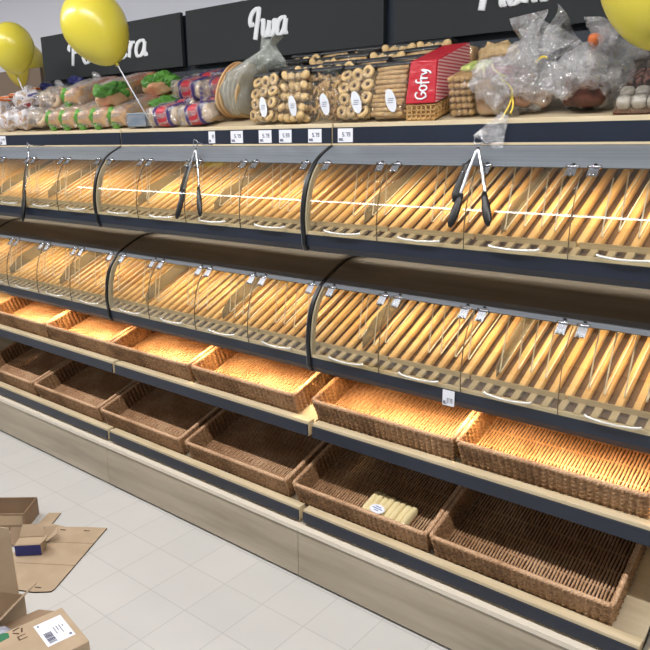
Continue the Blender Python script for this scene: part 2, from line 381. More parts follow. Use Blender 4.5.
# ---------------------------------------------- wicker basket
def make_basket():
    t = thing('wicker_basket', 'x', 'basket', (0, 0, 0), group='wicker bread baskets')
    Wt, Dt, H = 0.606, 0.40, 0.090; fl = 0.978
    def rr(s, w, d, r=0.012):
        # rounded rectangle perimeter; returns (x,y),(nx,ny); s in 0..1
        segs = [w-2*r, PI*r/2, d-2*r, PI*r/2]*2; tot = sum(segs[:4])*2; q = (s % 1.0)*tot
        cx = [(-w/2+r, -d/2), None, (w/2, -d/2+r), None, (w/2-r, d/2), None, (-w/2, d/2-r), None]
        dirs = [(1, 0), None, (0, 1), None, (-1, 0), None, (0, -1), None]
        nr = [(0, -1), None, (1, 0), None, (0, 1), None, (-1, 0), None]
        cc = {1: (w/2-r, -d/2+r, -PI/2), 3: (w/2-r, d/2-r, 0), 5: (-w/2+r, d/2-r, PI/2), 7: (-w/2+r, -d/2+r, PI)}
        for i, L_ in enumerate(segs):
            if q <= L_ or i == 7:
                if i % 2 == 0: return (cx[i][0]+dirs[i][0]*q, cx[i][1]+dirs[i][1]*q), nr[i]
                a = cc[i][2]+q/r; return (cc[i][0]+r*math.cos(a), cc[i][1]+r*math.sin(a)), (math.cos(a), math.sin(a))
            q -= L_
    NST = 84; NU = NST*6; ROWS = 11; NV = ROWS*4+1
    def wall(sign, inset):
        def fn(u, v):
            k = fl+(1-fl)*v
            (x, y), (nx, ny) = rr(u, (Wt-2*inset)*k, (Dt-2*inset)*k)
            row = min(int(v*ROWS), ROWS-1); fr = v*ROWS-row
            over = math.cos(2*PI*u*NST); alt = 1.0 if row % 2 == 0 else 0.35
            d = math.sqrt(max(0, 1-(2*fr-1)**2))*(0.0030+0.0056*alt*max(0, over))-0.0030*max(0, -over)
            z = 0.002+v*H
            wob = 0.0012*noise.noise(Vector((x*14, y*14, z*30)))
            return (x+nx*sign*(d+wob), y+ny*sign*(d+wob), z)
        return fn
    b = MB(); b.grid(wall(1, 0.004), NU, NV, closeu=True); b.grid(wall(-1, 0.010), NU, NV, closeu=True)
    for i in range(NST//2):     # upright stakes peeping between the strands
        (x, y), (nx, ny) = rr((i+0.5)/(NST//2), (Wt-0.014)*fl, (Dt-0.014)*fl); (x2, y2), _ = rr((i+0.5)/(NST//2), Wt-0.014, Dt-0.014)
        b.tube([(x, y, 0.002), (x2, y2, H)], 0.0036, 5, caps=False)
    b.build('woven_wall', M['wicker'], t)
    # floor: fine rods running front to back, woven over cross canes
    b = MB(); wx = Wt*fl-0.02; wy = Dt*fl-0.02; n = 52
    for i in range(n):
        x = -wx/2+wx*(i+0.5)/n; ph = (i % 2)*PI
        pts = [(x+0.0008*math.sin(k*1.7+i), -wy/2+wy*k/16, 0.0068+0.0010*math.cos(PI*k/2+ph)) for k in range(17)]
        b.tube(pts, 0.0037, 6, caps=False)
    for k in range(5):
        y = -wy/2+wy*(k+0.5)/5; b.tube([(-wx/2, y, 0.0035), (wx/2, y, 0.0035)], 0.0025, 5, caps=False)
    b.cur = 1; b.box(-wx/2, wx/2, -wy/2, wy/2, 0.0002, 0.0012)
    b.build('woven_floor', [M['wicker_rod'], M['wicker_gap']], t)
    # braided rim: three twisted strands
    b = MB(); N = 420
    for s in range(3):
        pts = []
        for i in range(N):
            u = i/N; (x, y), (nx, ny) = rr(u, Wt-0.012, Dt-0.012); a = u*2*PI*58+s*2*PI/3
            pts.append((x+nx*0.0042*math.cos(a), y+ny*0.0042*math.cos(a), H+0.004+0.0036*math.sin(a)))
        b.tube(pts, 0.0044, 6, closed=True)
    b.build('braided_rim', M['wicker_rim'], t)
    return t
basket0 = make_basket(); used = [False]
TILT = math.atan(0.325)
def put_basket(x, yf, zf, label):
    # yf, zf: front bottom edge of the basket on the deck
    cy = yf+0.2*math.cos(TILT); cz = zf+0.2*math.sin(TILT)
    if not used[0]:
        used[0] = True; o = basket0; o.location = (x, cy, cz); o.rotation_euler = (TILT, 0, 0); o['label'] = label; return o
    return dup(basket0, (x, cy, cz), label, (TILT, 0, 0))
S1 = (1.870, 0.2830); S2 = (1.935, 0.6175)
for x, l in ((-2.20, 'left of the two leftmost'), (-1.585, 'right of the two under the far left cases'), (-1.02, 'first after the left shelf joint'), (-0.397, 'just left of the middle shelf joint'),
             (0.292, 'just right of the middle shelf joint'), (0.905, 'rightmost')):
    put_basket(x, S2[0], S2[1], 'lamp-lit wicker basket on the middle shelf, %s' % l)
for x, l in ((-2.28, 'far left, first of six'), (-1.655, 'far left, second of six'), (-1.03, 'third of six'), (-0.39, 'left of the one with bread rolls')):
    put_basket(x, S1[0], S1[1], 'empty brown wicker basket on the lowest shelf, %s' % l)
put_basket(0.243, S1[0], S1[1], 'brown wicker basket on the lowest shelf holding the pack of pale bread rolls')
put_basket(0.855, S1[0], S1[1], 'empty brown wicker basket on the lowest shelf, rightmost, beside the bare deck')

# ---------------------------------------------- display cases
def make_case(x0, up_, label, group):
    DOOR = UDOOR if up_ else LDOOR
    STR = UP if up_ else LP
    zr0, zr1 = (1.286, 1.346) if up_ else (0.832, 0.889)
    yr = 1.876 if up_ else 1.893
    t = thing('bread_display_case', label, 'display case', (x0, 1.9, zr0), group=group)
    # rail (dark blue) and floor/underside
    b = MB(); b.prism([(yr, zr1), (yr+0.004, zr0+0.02), (yr+0.016, zr0), (yr+0.03, zr0), (yr+0.03, zr1)], 'x', x0, x0+W); b.build('front_rail', M['blue'], t)
    b = MB(); b.box(x0, x0+W, yr+0.03, 2.455, zr0+0.018, zr0+0.028); b.build('underside_panel', M['under'], t)
    # aluminium strip
    b = MB(); b.ribbon(STR, x0+0.001, x0+W-0.001, 0.003); b.build('aluminium_strip', M['steel'], t)
    # cover on top
    b = MB()
    if up_: b.box(x0, x0+W, 2.03, 2.455, 1.622, 1.630)
    else: b.ribbon(LCOVER, x0+0.001, x0+W-0.001, 0.005)
    b.build('top_cover', M['cover'], t)
    b = MB(); b.box(x0, x0+W, 2.425, 2.452, zr0+0.028, (1.62 if up_ else 1.215)); b.build('rear_panel', M['backdark'], t)
    # slat rack: bed + slats + front bar; one per door
    ys, zs = (1.950, 1.364) if up_ else (1.962, 0.911)
    sl_ = 0.49 if up_ else 0.47
    ye = 2.42; ze = zs+(ye-ys)*sl_
    n = 26; pit = W/n
    for k in range(4):
        xa = x0+W*k/4; xb = xa+W/4
        b = MB(); cg = MB()
        for i in range(n):
            xc = x0+(i+0.5)*pit
            if not (xa <= xc < xb): continue
            w2 = 0.0125; h = 0.017
            a1 = [(xc-w2, ys, zs), (xc+w2, ys, zs), (xc+w2, ye, ze), (xc-w2, ye, ze)]
            r1 = w2*0.72
            top = [(xc-r1, ys, zs+h), (xc+r1, ys, zs+h), (xc+r1, ye, ze+h), (xc-r1, ye, ze+h)]
            mid = [(xc-w2, ys, zs+h*0.6), (xc+w2, ys, zs+h*0.6), (xc+w2, ye, ze+h*0.6), (xc-w2, ye, ze+h*0.6)]
            b.hexa(a1, mid); b.hexa(mid, top)
            f0 = [(xc-w2*0.8, ys-0.056, zs-0.020), (xc+w2*0.8, ys-0.056, zs-0.020), (xc+w2*0.8, ys-0.003, zs-0.002), (xc-w2*0.8, ys-0.003, zs-0.002)]
            cg.hexa(f0, [(p[0], p[1], p[2]+0.010) for p in f0])
        b.build('slat_rack', M['slat'], t); cg.build('crumb_grid', M['bar'], t)  # slat fronts in their own beige, outside light put into the colour
        b = MB(); q = [(xa+0.001, ys-0.058, zs-0.044), (xb-0.001, ys-0.058, zs-0.044), (xb-0.001, ye, ze-0.022), (xa+0.001, ye, ze-0.022)]
        b.hexa(q, [(p[0], p[1], p[2]+0.006) for p in q]); b.build('rack_bed', M['slatbed'], t)
        b = MB(); b.box(xa+0.004, xb-0.004, ys-0.010, ys-0.004, zs+0.004, zs+0.021); b.build('front_bar', M['bar'], t)
    b = MB(); b.box(x0+0.004, x0+W-0.004, yr+0.002, yr+0.020, zr1-0.004, zr1+0.010); b.build('tray_front', M['traywood'], t)
    # doors
    dw = W/4
    for k in range(4):
        xa = x0+dw*k+(0.030 if k == 0 else 0.0015); xb = x0+dw*(k+1)-(0.010 if k == 3 else 0.0015)
        b = MB(); b.ribbon(DOOR, xa, xb, 0.003); d = b.build('curved_door', M['glass'], t)
        # polished edge seam
        b = MB(); b.ribbon([(p[0]-0.0006, p[1]) for p in DOOR], xb-0.0004, xb+0.0014, 0.004); b.build('door_edge', M['edge'], d)
        cx = (xa+xb)/2; zb = zr1+0.020; yb = DOOR[-3][0]
        hp = [(cx-0.076, yb+0.001, zb+0.000), (cx-0.062, yb-0.006, zb-0.003), (cx-0.032, yb-0.010, zb-0.005), (cx, yb-0.011, zb-0.006), (cx+0.032, yb-0.010, zb-0.005), (cx+0.062, yb-0.006, zb-0.003), (cx+0.076, yb+0.001, zb+0.000)]
        b = MB(); b.tube(catmull(hp, 4), 0.0046, 8, squash=(1, 0.8, 0.8)); b.build('handle', M['handle'], d)
        for hx in (xa+0.028, xb-0.028):
            y0, z0 = DOOR[0]; y1, z1 = DOOR[3]
            b = MB()
            b.hexa([(hx-0.014, y0-0.001, z0+0.001), (hx+0.014, y0-0.001, z0+0.001), (hx+0.014, y1-0.002, z1), (hx-0.014, y1-0.002, z1)][::-1],
                   [(hx-0.014, y0-0.006, z0-0.002), (hx+0.014, y0-0.006, z0-0.002), (hx+0.014, y1-0.007, z1-0.002), (hx-0.014, y1-0.007, z1-0.002)][::-1])
            b.tube([(hx-0.018, y0-0.004, z0+0.002), (hx+0.018, y0-0.004, z0+0.002)], 0.0045, 8)
            b.tube([(hx-0.006, y1-0.006, z1+0.004), (hx-0.006, y1-0.011, z1+0.001)], 0.0035, 8)
            b.tube([(hx+0.006, y1-0.006, z1+0.004), (hx+0.006, y1-0.011, z1+0.001)], 0.0035, 8)
            b.build('hinge', M['chrome'], d)
            # screw on the strip above
            m_ = len(STR)//2; ya, za = STR[-2]; b = MB(); b.ball((hx, ya-0.002, za+0.003), 0.006, 0.004, 0.003, 8, 5); b.build('screw', M['black'], d)
    # end gasket and side frame at the left end
    full = STR[:-1]+DOOR+[(yr-0.003, zr1-0.006), (yr-0.001, zr0+0.02), (yr+0.012, zr0-0.002)]
    if not up_: full = [(2.44, 1.231), (2.30, 1.233)] + LCOVER[10:-1] + full
    g = [(p[0]-0.004, p[1]+0.002) for p in full]
    b = MB(); b.ribbon(g, x0-0.006, x0+0.008, 0.014); b.build('end_gasket', M['black'], t)
    b = MB(); b.ribbon([(p[0]-0.001, p[1]) for p in full], x0-0.011, x0-0.006, 0.012); b.build('end_trim', M['steel'], t)
    inn = STR[:-1]+DOOR
    b = MB(); b.ribbon([(p[0]+0.003, p[1]-0.001) for p in inn], x0+0.009, x0+0.015, 0.022); b.build('side_frame', M['cream'], t)
    # wire dividers standing between slats
    wires = [0.135, 0.175, 0.215, 0.255, 0.44, 0.485, 0.53, 0.58, 0.71, 0.755, 0.80, 0.845, 0.98, 1.03, 1.08, 1.14, 1.19]
    rw = random.Random(int(x0*100)+(3 if up_ else 0))
    def zp(y): return zs+(y-ys)*sl_
    for xw in wires:
        xw = x0+xw+rw.uniform(-0.01, 0.01); y_a = ys+rw.uniform(0.015, 0.05)
        top_h = 0.075
        yt, zt = (2.00, 1.597) if up_ else (2.02, 1.165); hh = rw.uniform(0.75, 1.0)
        pts = [(xw, ye-0.05, zp(ye-0.05)+0.021), (xw, y_a+0.05, zp(y_a+0.05)+0.021), (xw+0.001, y_a+0.018, zp(y_a+0.018)+0.020), (xw+0.002, y_a+0.002, zp(y_a)+0.030), (xw+0.003, y_a+0.006, zp(y_a)+0.050)]
        pts += [(xw+0.003+0.010*q, y_a+0.006+(yt-y_a-0.006)*q**1.5*hh, zp(y_a)+0.050+(zt-zp(y_a)-0.050)*q*hh) for q in (0.35, 0.7, 1.0)]
        b = MB(); b.tube(catmull(pts, 4), 0.0021, 6); b.build('wire_divider', M['wire'], t)
    # acrylic dividers
    for xd in ((0.185, 0.705) if not up_ else (0.20, 0.70)):
        xd = x0+xd
        b = MB()
        dh = 0.075 if up_ else 0.085
        pr = [(ys+0.012, zp(ys+0.012)+0.018), (ye-0.02, zp(ye-0.02)+0.018), (ye-0.02, min(zp(ye-0.02)+dh, 1.61 if up_ else 1.20)), (ys+0.07, zp(ys+0.07)+dh), (ys+0.012, zp(ys+0.012)+0.055)]
        b.prism(pr, 'x', xd-0.0015, xd+0.0015); b.build('acrylic_divider', M['divider'], t)
    # led strips: inside at the top front, and under the case
    ly, lz = (2.03, 1.606) if up_ else (2.05, 1.172)
    b = MB(); b.box(x0+0.03, x0+W-0.03, ly-0.010, ly+0.010, lz, lz+0.006); b.build('led_strip', M['ledmat'], t)
    area('case_led_light', (W/2, ly-1.9, lz-0.002-zr0), W-0.08, 0.016, LED_IN, (1.0, 0.82, 0.55), (math.radians(33), 0, 0), t, spread=122)
    uy, uz = (2.14 if up_ else yr+0.075), zr0+0.012
    b = MB(); b.box(x0+0.03, x0+W-0.03, uy-0.011, uy+0.011, uz, uz+0.006); b.build('lower_led_strip', M['ledmat'], t)
    area('under_case_led_light', (W/2, uy-1.9, uz-0.002-zr0), W-0.08, 0.018, LED_UNDER if not up_ else LED_UNDER*0.17, (1.0, 0.70, 0.36) if not up_ else (1.0, 0.86, 0.70), (math.radians(18), 0, 0), t, spread=92)
    return t
cw = ['seen through the left end glass', 'at the far left', 'second from the left', 'with its left end at the middle joint', 'at the right edge']
for i, (x0, _) in enumerate(BAYS):
    make_case(x0, True, 'upper curved-glass bread case, %s' % cw[i], 'upper bread display cases')
    lc = make_case(x0, False, 'lower curved-glass bread case with grey top cover, %s' % cw[i], 'lower bread display cases')
    if i == 3: tag_mesh(0.562, 0.604, 1.8925, 0.834, 0.886, lc, 3, '079')

# ---------------------------------------------- header shelves
HY = 2.036
HS = 0.30
def hz(y): return 1.721+max(0, y-2.07)*HS
tags = {0: [], 1: [(-2.366, -2.306, '2.49')], 2: [(-0.644, -0.607, '89'), (-0.514, -0.446, '5.79'), (-0.358, -0.292, '5.79'), (-0.252, -0.190, '5.99'), (-0.108, -0.046, '5.79')], 3: [(0.029, 0.094, '5.79')], 4: []}
for i, (x0, _) in enumerate(BAYS):
    t = thing('header_shelf', 'top wooden shelf with dark blue price strip, %s' % cw[i], 'shelf', (x0, HY, 1.645), group='top shelves')
    g = 0.004
    b = MB(); b.box(x0+g, x0+W-g, HY+0.006, HY+0.05, 1.648, 1.722); b.build('front_edge', M['lipwood'], t, bevel=0.0015)
    b = MB(); b.box(x0+g+0.001, x0+W-g-0.001, HY, HY+0.006, 1.653, 1.708); b.build('price_strip', M['blue'], t)
    b = MB(); b.box(x0+g, x0+W-g, HY-0.002, HY+0.006, 1.646, 1.653); b.build('strip_lip', M['lipwood'], t)
    b = MB(); q = [(x0+g, HY+0.05, 1.706), (x0+W-g, HY+0.05, 1.706), (x0+W-g, 2.455, 1.775), (x0+g, 2.455, 1.775)]
    q = [(q[0][0], q[0][1], hz(2.086)-0.014), (q[1][0], q[1][1], hz(2.086)-0.014), (q[2][0], 2.455, hz(2.455)-0.014), (q[3][0], 2.455, hz(2.455)-0.014)]
    b.hexa(q, [(p[0], p[1], p[2]+0.012) for p in q]); b.build('deck', M['deck'], t)
    for (ta, tb, dg) in tags[i]: tag_mesh(ta, tb, HY, 1.657, 1.704, t, 4, dg)

# ---------------------------------------------- boards behind the top shelf
def strokes(b, paths, ox, oz, sx, sz, y, r):
    for P in paths:
        pts = catmull([(p[0], 0, p[1]) for p in P], 7)
        rad = []
        for i, p in enumerate(pts):
            q = pts[min(i+1, len(pts)-1)]-pts[max(i-1, 0)]
            vert = abs(q.z)/(q.length+1e-6)
            rad.append(r*(0.45+0.65*vert))
        b.tube([(ox+p.x*sx+p.z*sz*0.16, y, oz+p.z*sz) for p in pts], rad, 8, squash=(1, 0.25, 1))
GL = {   # script letters, unit x-height 1
 'I': ([[(0.62,1.62),(0.35,1.72),(0.02,1.5),(-0.12,1.1),(-0.02,0.75),(0.22,0.82)], [(0.50,1.74),(0.50,1.2),(0.44,0.5),(0.40,-0.15)]], 0.80),
 'w': ([[(0.0,0.85),(0.12,0.95),(0.15,0.5),(0.2,0.1),(0.4,0.02),(0.55,0.35),(0.6,0.9)], [(0.6,0.9),(0.6,0.4),(0.68,0.05),(0.88,0.05),(1.0,0.4),(0.98,0.85),(1.12,0.8)]], 1.2),
 'a': ([[(0.62,0.85),(0.4,0.98),(0.12,0.8),(0.03,0.4),(0.12,0.06),(0.35,0.02),(0.55,0.3),(0.63,0.9)], [(0.63,0.9),(0.62,0.4),(0.68,0.05),(0.85,0.1)]], 0.88),
 'P': ([[(-0.12,1.4),(-0.25,1.15),(-0.1,1.0)], [(0.15,1.55),(0.14,1.0),(0.12,-0.1)], [(-0.1,1.4),(0.2,1.65),(0.6,1.58),(0.75,1.25),(0.58,0.9),(0.2,0.8)]], 0.95),
 'o': ([[(0.35,0.98),(0.08,0.8),(0.03,0.35),(0.25,0.0),(0.52,0.12),(0.62,0.5),(0.52,0.88),(0.35,0.98)]], 0.78),
 'n': ([[(0.0,0.9),(0.1,0.95),(0.12,0.4),(0.1,0.0)], [(0.12,0.55),(0.3,0.92),(0.5,0.95),(0.56,0.6),(0.56,0.1),(0.7,0.04)]], 0.78),
 'd': ([[(0.6,0.85),(0.38,0.98),(0.1,0.8),(0.03,0.4),(0.15,0.04),(0.4,0.06),(0.58,0.35)], [(0.64,1.8),(0.62,0.9),(0.62,0.3),(0.7,0.03)]], 0.82),
 'e': ([[(0.08,0.45),(0.4,0.6),(0.5,0.85),(0.32,0.98),(0.1,0.75),(0.05,0.35),(0.22,0.02),(0.5,0.12),(0.62,0.3)]], 0.70),
 'r': ([[(0.0,0.85),(0.1,0.95),(0.12,0.4),(0.1,0.0)], [(0.12,0.5),(0.28,0.9),(0.48,0.92)]], 0.55),
 'i': ([[(0.02,0.85),(0.12,0.92),(0.12,0.3),(0.2,0.03),(0.34,0.1)], [(0.16,1.35),(0.19,1.42)]], 0.42),
}
def write(text, x0, z0, width, xh, y, parent, r):
    tot = sum(GL[c][1] for c in text); sx = width/tot; b = MB(); x = x0
    for c in text:
        paths, adv = GL[c]; strokes(b, paths, x, z0, sx, xh, y, r); x += adv*sx
    return b.build('lettering', M['lettering'], parent)
BY = 2.425
for (xa, xb, txt, tx, tz, tw, xh, lab) in ((-2.50, -1.236, 'Ponidera', -2.20, 2.098, 0.70, 0.076, 'anthracite sign board with white script, half hidden by the yellow balloon'),
                                  (-1.196, -0.047, 'Iwa', -0.765, 2.113, 0.225, 0.068, 'anthracite sign board reading Iwa in white script'),
                                  (0.008, 1.22, 'Pieni', 0.36, 2.108, 0.25, 0.074, 'anthracite sign board at the right, its white script cut by the frame')):
    t = thing('sign_board', lab, 'sign', (xa, BY, 2.02))
    b = MB(); b.box(xa, xb, BY, BY+0.018, 2.025, 2.272); b.build('panel', M['board'], t)
    write(txt, tx, tz, tw, xh, BY-0.001, t, 0.0132)
b = MB()
for x0 in (-2.5, -1.25, 0.0, 1.25): b.box(x0, x0+W-0.002, 2.46, 2.478, 1.752, 2.262)
o = b.build('trim_1', M['navy']); struct(o)
# wooden end panel left of the row
t = thing('side_panel', 'plain brown board standing left of the sign boards, under the balloons', 'panel', (-3.1, 2.44, 1.84))
b = MB(); b.box(-3.7, -2.56, 2.435, 2.455, hz(2.44)+0.002, 2.11); b.build('board', mat('brown_end_board', (112, 96, 82), 0.6), t)


# ================================================================== goods on the top shelf
M['film'] = film('clear_crackling_film', (250, 250, 250), gloss=0.05, rough=0.12, bump=0.9, bs=55)
M['film_cello'] = film('crumpled_cellophane', (248, 248, 250), gloss=0.20, rough=0.26, bump=0.9, bs=40, haze=0.08, haze_c=(252, 252, 255))
M['film_milky'] = film('milky_bread_bag', (240, 242, 240), gloss=0.08, rough=0.2, bump=0.8, bs=40, haze=0.45, haze_c=(176, 184, 178))
M['bisc'] = mat('golden_biscuit', (176, 138, 86), 0.7, c2=(204, 170, 116), scale=(60, 60, 60))
M['bisc2'] = mat('pale_biscuit', (186, 154, 104), 0.7, c2=(212, 184, 134), scale=(60, 60, 60))
M['jam'] = mat('dark_jam', (58, 24, 16), 0.35)
M['seal'] = mat('dark_seal_band', (34, 34, 38), 0.35)
M['labw'] = mat('white_oval_label', (190, 194, 202), 0.4)
M['labink'] = mat('label_print', (96, 100, 120), 0.5)
M['red'] = mat('red_wrapper', (178, 28, 44), 0.3, bump=0.4, bscale=(30, 30, 30))
M['redstripe'] = stripes('red_striped_wrapper', (182, 60, 74), (214, 170, 172), 'Z', 95, 0.5, 0.35)
M['waffle'] = mat('waffle', (196, 160, 104), 0.7, c2=(172, 132, 80), scale=(40, 40, 40))
M['tan'] = mat('tan_loaf', (190, 150, 104), 0.7, c2=(206, 172, 128), scale=(14, 14, 14))
M['crust'] = mat('brown_crust', (150, 104, 62), 0.65, c2=(184, 138, 90), scale=(20, 20, 20))
M['crumb'] = mat('pale_bun', (204, 176, 132), 0.6, c2=(188, 154, 108), scale=(16, 16, 16))
M['purple'] = mat('purple_print', (62, 48, 108), 0.4)
M['redp'] = mat('red_print', (176, 44, 58), 0.4)
M['green'] = mat('green_bag_end', (96, 158, 62), 0.35, c2=(60, 118, 42), scale=(30, 30, 30), bump=0.5)
M['orangetan'] = mat('orange_tan_bread_bag', (196, 158, 118), 0.35, c2=(206, 122, 84), scale=(7, 3, 7), lo=0.5, hi=0.68, bump=0.3, bscale=(20, 20, 20))
M['paper'] = mat('white_printed_paper_bag', (196, 192, 194), 0.5, c2=(176, 160, 152), scale=(12, 12, 12), bump=0.5, bscale=(25, 25, 25))
M['paper2'] = None
def printed(name):
    m, nt, b = new_mat(name); L = nt.links
    tc = nt.nodes.new('ShaderNodeTexCoord'); v = nt.nodes.new('ShaderNodeTexNoise'); v.inputs['Scale'].default_value = 17; v.inputs['Detail'].default_value = 3; v.inputs['Distortion'].default_value = 0.6
    L.new(tc.outputs['Object'], v.inputs[0]); cr = nt.nodes.new('ShaderNodeValToRGB'); cr.color_ramp.interpolation = 'CONSTANT'
    e = cr.color_ramp.elements; e[0].position = 0.0; e[0].color = lin((70, 66, 120)); e[1].position = 0.36; e[1].color = lin((200, 196, 200))
    for p_, c_ in ((0.50, (176, 150, 124)), (0.58, (206, 202, 204)), (0.66, (150, 54, 62))): k = e.new(p_); k.color = lin(c_)
    L.new(v.outputs[0], cr.inputs[0]); L.new(cr.outputs[0], b.inputs['Base Color']); b.inputs['Roughness'].default_value = 0.35
    return m
M['paper2'] = printed('printed_white_bag')
M['navyp'] = mat('navy_print', (32, 38, 98), 0.4)
M['orange'] = mat('orange_print', (206, 108, 50), 0.45)
M['bagel'] = mat('brown_ring_roll', (168, 138, 106), 0.6, c2=(196, 172, 144), scale=(18, 18, 18))
M['choc'] = mat('dark_chocolate_cake', (58, 32, 24), 0.5, c2=(96, 52, 36), scale=(30, 30, 30))
M['pinkch'] = stripes('pink_striped_biscuit', (150, 96, 84), (74, 40, 38), 'X', 70, 0.6, 0.5, (0, 0, 0.7))
M['greyb'] = mat('grey_glazed_biscuit', (188, 182, 172), 0.5)
M['yel'] = mat('yellow_ribbon', (214, 186, 46), 0.4)
M['yelgreen'] = mat('yellow_green_label', (196, 204, 120), 0.5, c2=(120, 140, 70), scale=(60, 60, 60))
M['swirl'] = mat('swirl_biscuit', (196, 160, 108), 0.65, c2=(140, 98, 58), scale=(9, 60, 9))
M['reddish'] = mat('reddish_gingerbread', (122, 84, 62), 0.7, c2=(168, 128, 100), scale=(20, 20, 20))

def RX(a): return Matrix.Rotation(a, 3, 'X')
def RY(a): return Matrix.Rotation(a, 3, 'Y')
def RZ(a): return Matrix.Rotation(a, 3, 'Z')
def eul(rx, ry, rz): return RZ(rz) @ RY(ry) @ RX(rx)

# ---- biscuit bags -------------------------------------------------------------
def torus(b, c, R_, r, rot, nu=12, nv=6, squash=0.7):
    pts = []
    for i in range(nu):
        a = 2*PI*i/nu; pts.append(rot @ Vector((R_*math.cos(a), R_*math.sin(a), 0)) + Vector(c))
    b.tube(pts, r, nv, closed=True)
def biscuit_bag(kind, w=0.148, h=0.178, d=0.066):
    t = thing('biscuit_bag', 'x', 'biscuit bag', (0, 0, 0), group='clear biscuit bags with dark tops')
    rg = random.Random(kind*11+5); b = MB(); n = 0
    def inside(): return (rg.uniform(-w/2+0.018, w/2-0.018), rg.uniform(-d/2+0.008, d/2-0.010), rg.uniform(0.016, h-0.022))
    if kind == 0:
        for i in range(3):
            for j in range(4):
                for k in range(2):
                    c = (-w/2+0.030+i*0.044+rg.uniform(-.005, .005), -d/2+0.012+k*0.026, 0.024+j*0.042+rg.uniform(-.005, .005))
                    R_ = eul(PI/2+rg.uniform(-.4, .4), rg.uniform(-.4, .4), 0); b.cur = 0
                    torus(b, c, 0.0145, 0.0085, R_); b.cur = 1; b.ball(c, 0.0085, 0.006, 0.0085, 8, 6)
        mats = [M['bisc2'], M['jam']]
    elif kind == 1:
        for i in range(4):
            for j in range(5):
                for k in range(2):
                    c = (-w/2+0.024+i*0.034, -d/2+0.014+k*0.026, 0.018+j*0.035)
                    b.ball([c[q]+rg.uniform(-.004, .004) for q in range(3)], 0.021, 0.013, 0.015, 10, 7, rot=eul(0, rg.uniform(-.8, .8), 0), jit=0.15, jf=40)
        mats = [M['bisc2']]
    elif kind == 2:
        for i in range(110):
            c = inside(); R_ = eul(rg.uniform(-1, 1), rg.uniform(-1.5, 1.5), rg.uniform(-1, 1)); a = R_ @ Vector((0.012, 0, 0)); m = R_ @ Vector((0, 0.006, 0.004))
            c = Vector(c); b.tube([c-a, c+m, c+a], [0.004, 0.0055, 0.004], 6)
        mats = [M['bisc']]
    else:
        for i in range(11):
            for k in range(2):
                z = 0.014+i*0.0145; y = -d/2+0.014+k*0.026+rg.uniform(-.002, .002)
                b.tube([(-w/2+0.012+rg.uniform(0, .01), y, z+rg.uniform(-.003, .003)), (0, y-0.002, z), (w/2-0.012-rg.uniform(0, .01), y, z+rg.uniform(-.003, .003))], 0.0072, 7)
        mats = [M['bisc']]
    o = b.build('biscuits', mats, t); tag(o, None, kind='stuff')
    b = MB(); b.ball((0, 0, h/2), w/2, d/2, h/2, 28, 18, e1=0.42, e2=0.55, jit=0.06, jf=28); b.build('clear_film', M['film'], t)
    b = MB()
    pr = [(-d/2+0.006, h-0.012), (-d/2+0.006, h-0.006), (-d/4, h+0.004), (d/4, h+0.004), (d/2-0.003, h-0.008), (d/2-0.003, h-0.05), (d/2-0.010, h-0.05), (d/2-0.012, h-0.012), (0, h-0.006), (-d/2+0.012, h-0.012)]
    b.prism(pr, 'x', -w/2+0.004, w/2-0.004); b.build('dark_top_band', M['seal'], t, bevel=0.002)
    b = MB(); lx, lz = 0.020, 0.052
    def oval(sx, sz, yy, th):
        sx *= 1.3; sz *= 1.25
        P_ = []
        for i in range(20):
            a = 2*PI*i/20; x = sx*math.cos(a); z = sz*math.sin(a); P_.append((lx+x*0.72-z*0.42, lz+z*0.86+x*0.2))
        b.prism(P_, 'y', yy-th, yy)
    oval(0.019, 0.034, -d/2-0.0015, 0.0012); lb = b.build('oval_label', M['labw'], t)
    b = MB()
    for q in (-0.007, 0.0, 0.006): b.box(lx-0.011, lx+0.010, -d/2-0.0031, -d/2-0.0027, lz+q-0.0012, lz+q+0.0012)
    b.build('printed_lines', M['labink'], lb)
    return t
kinds = [biscuit_bag(k) for k in range(4)]
placed = [False]*4
def put_bag(kind, x, y, lean, rz, label, dz=0.0):
    loc = (x, y, hz(y)+dz+0.001)
    if not placed[kind]:
        placed[kind] = True; o = kinds[kind]; o.location = loc; o.rotation_euler = (lean, 0, rz); o['label'] = label; return o
    return dup(kinds[kind], loc, label, (lean, 0, rz))
front = [(0, -0.378, 'clear bag of jam-centred ring biscuits, front row, beside the pale flat breads'), (1, -0.224, 'clear bag of rounded pale biscuits, front row, second from the left'), (2, -0.075, 'clear bag of small twisted biscuits, front row, third from the left'),
         (0, 0.062, 'clear bag of jam-centred ring biscuits, front row, just right of the shelf joint'), (3, 0.207, 'clear bag of long stick biscuits, front row, left of the red bag')]
for k, x, l in front: put_bag(k, x, 2.092, -0.20+random.uniform(-.05, .05), random.uniform(-0.16, 0.16), l).scale = (1.07, 1.07, 1.07)
rg = random.Random(4)
rowsn = ['second', 'third', 'back']
for r_ in range(3):
    for i in range(5):
        k = [3, 1, 0, 3, 3, 2, 1, 3, 1, 3, 0, 3, 2, 1, 1][(r_*5+i)]
        put_bag(k, -0.385+i*0.150+rg.uniform(-.004, .004), 2.182+r_*0.082, -0.20+rg.uniform(-.06, .06), rg.uniform(-.16, .16),
                '%s biscuits in a clear dark-topped bag, %s row, %s from the left' % ({0: 'ring', 1: 'rounded', 2: 'twisted', 3: 'stick'}[k], rowsn[r_], ['first', 'second', 'third', 'fourth', 'fifth'][i]), dz=0.008*r_)

def pillow(b, c, sx, sy, sz, rot=None, e1=0.5, e2=0.5, nu=26, nv=16, jit=0.06, jf=22):
    b.ball(c, sx/2, sy/2, sz/2, nu, nv, e1, e2, rot, jit, jf)

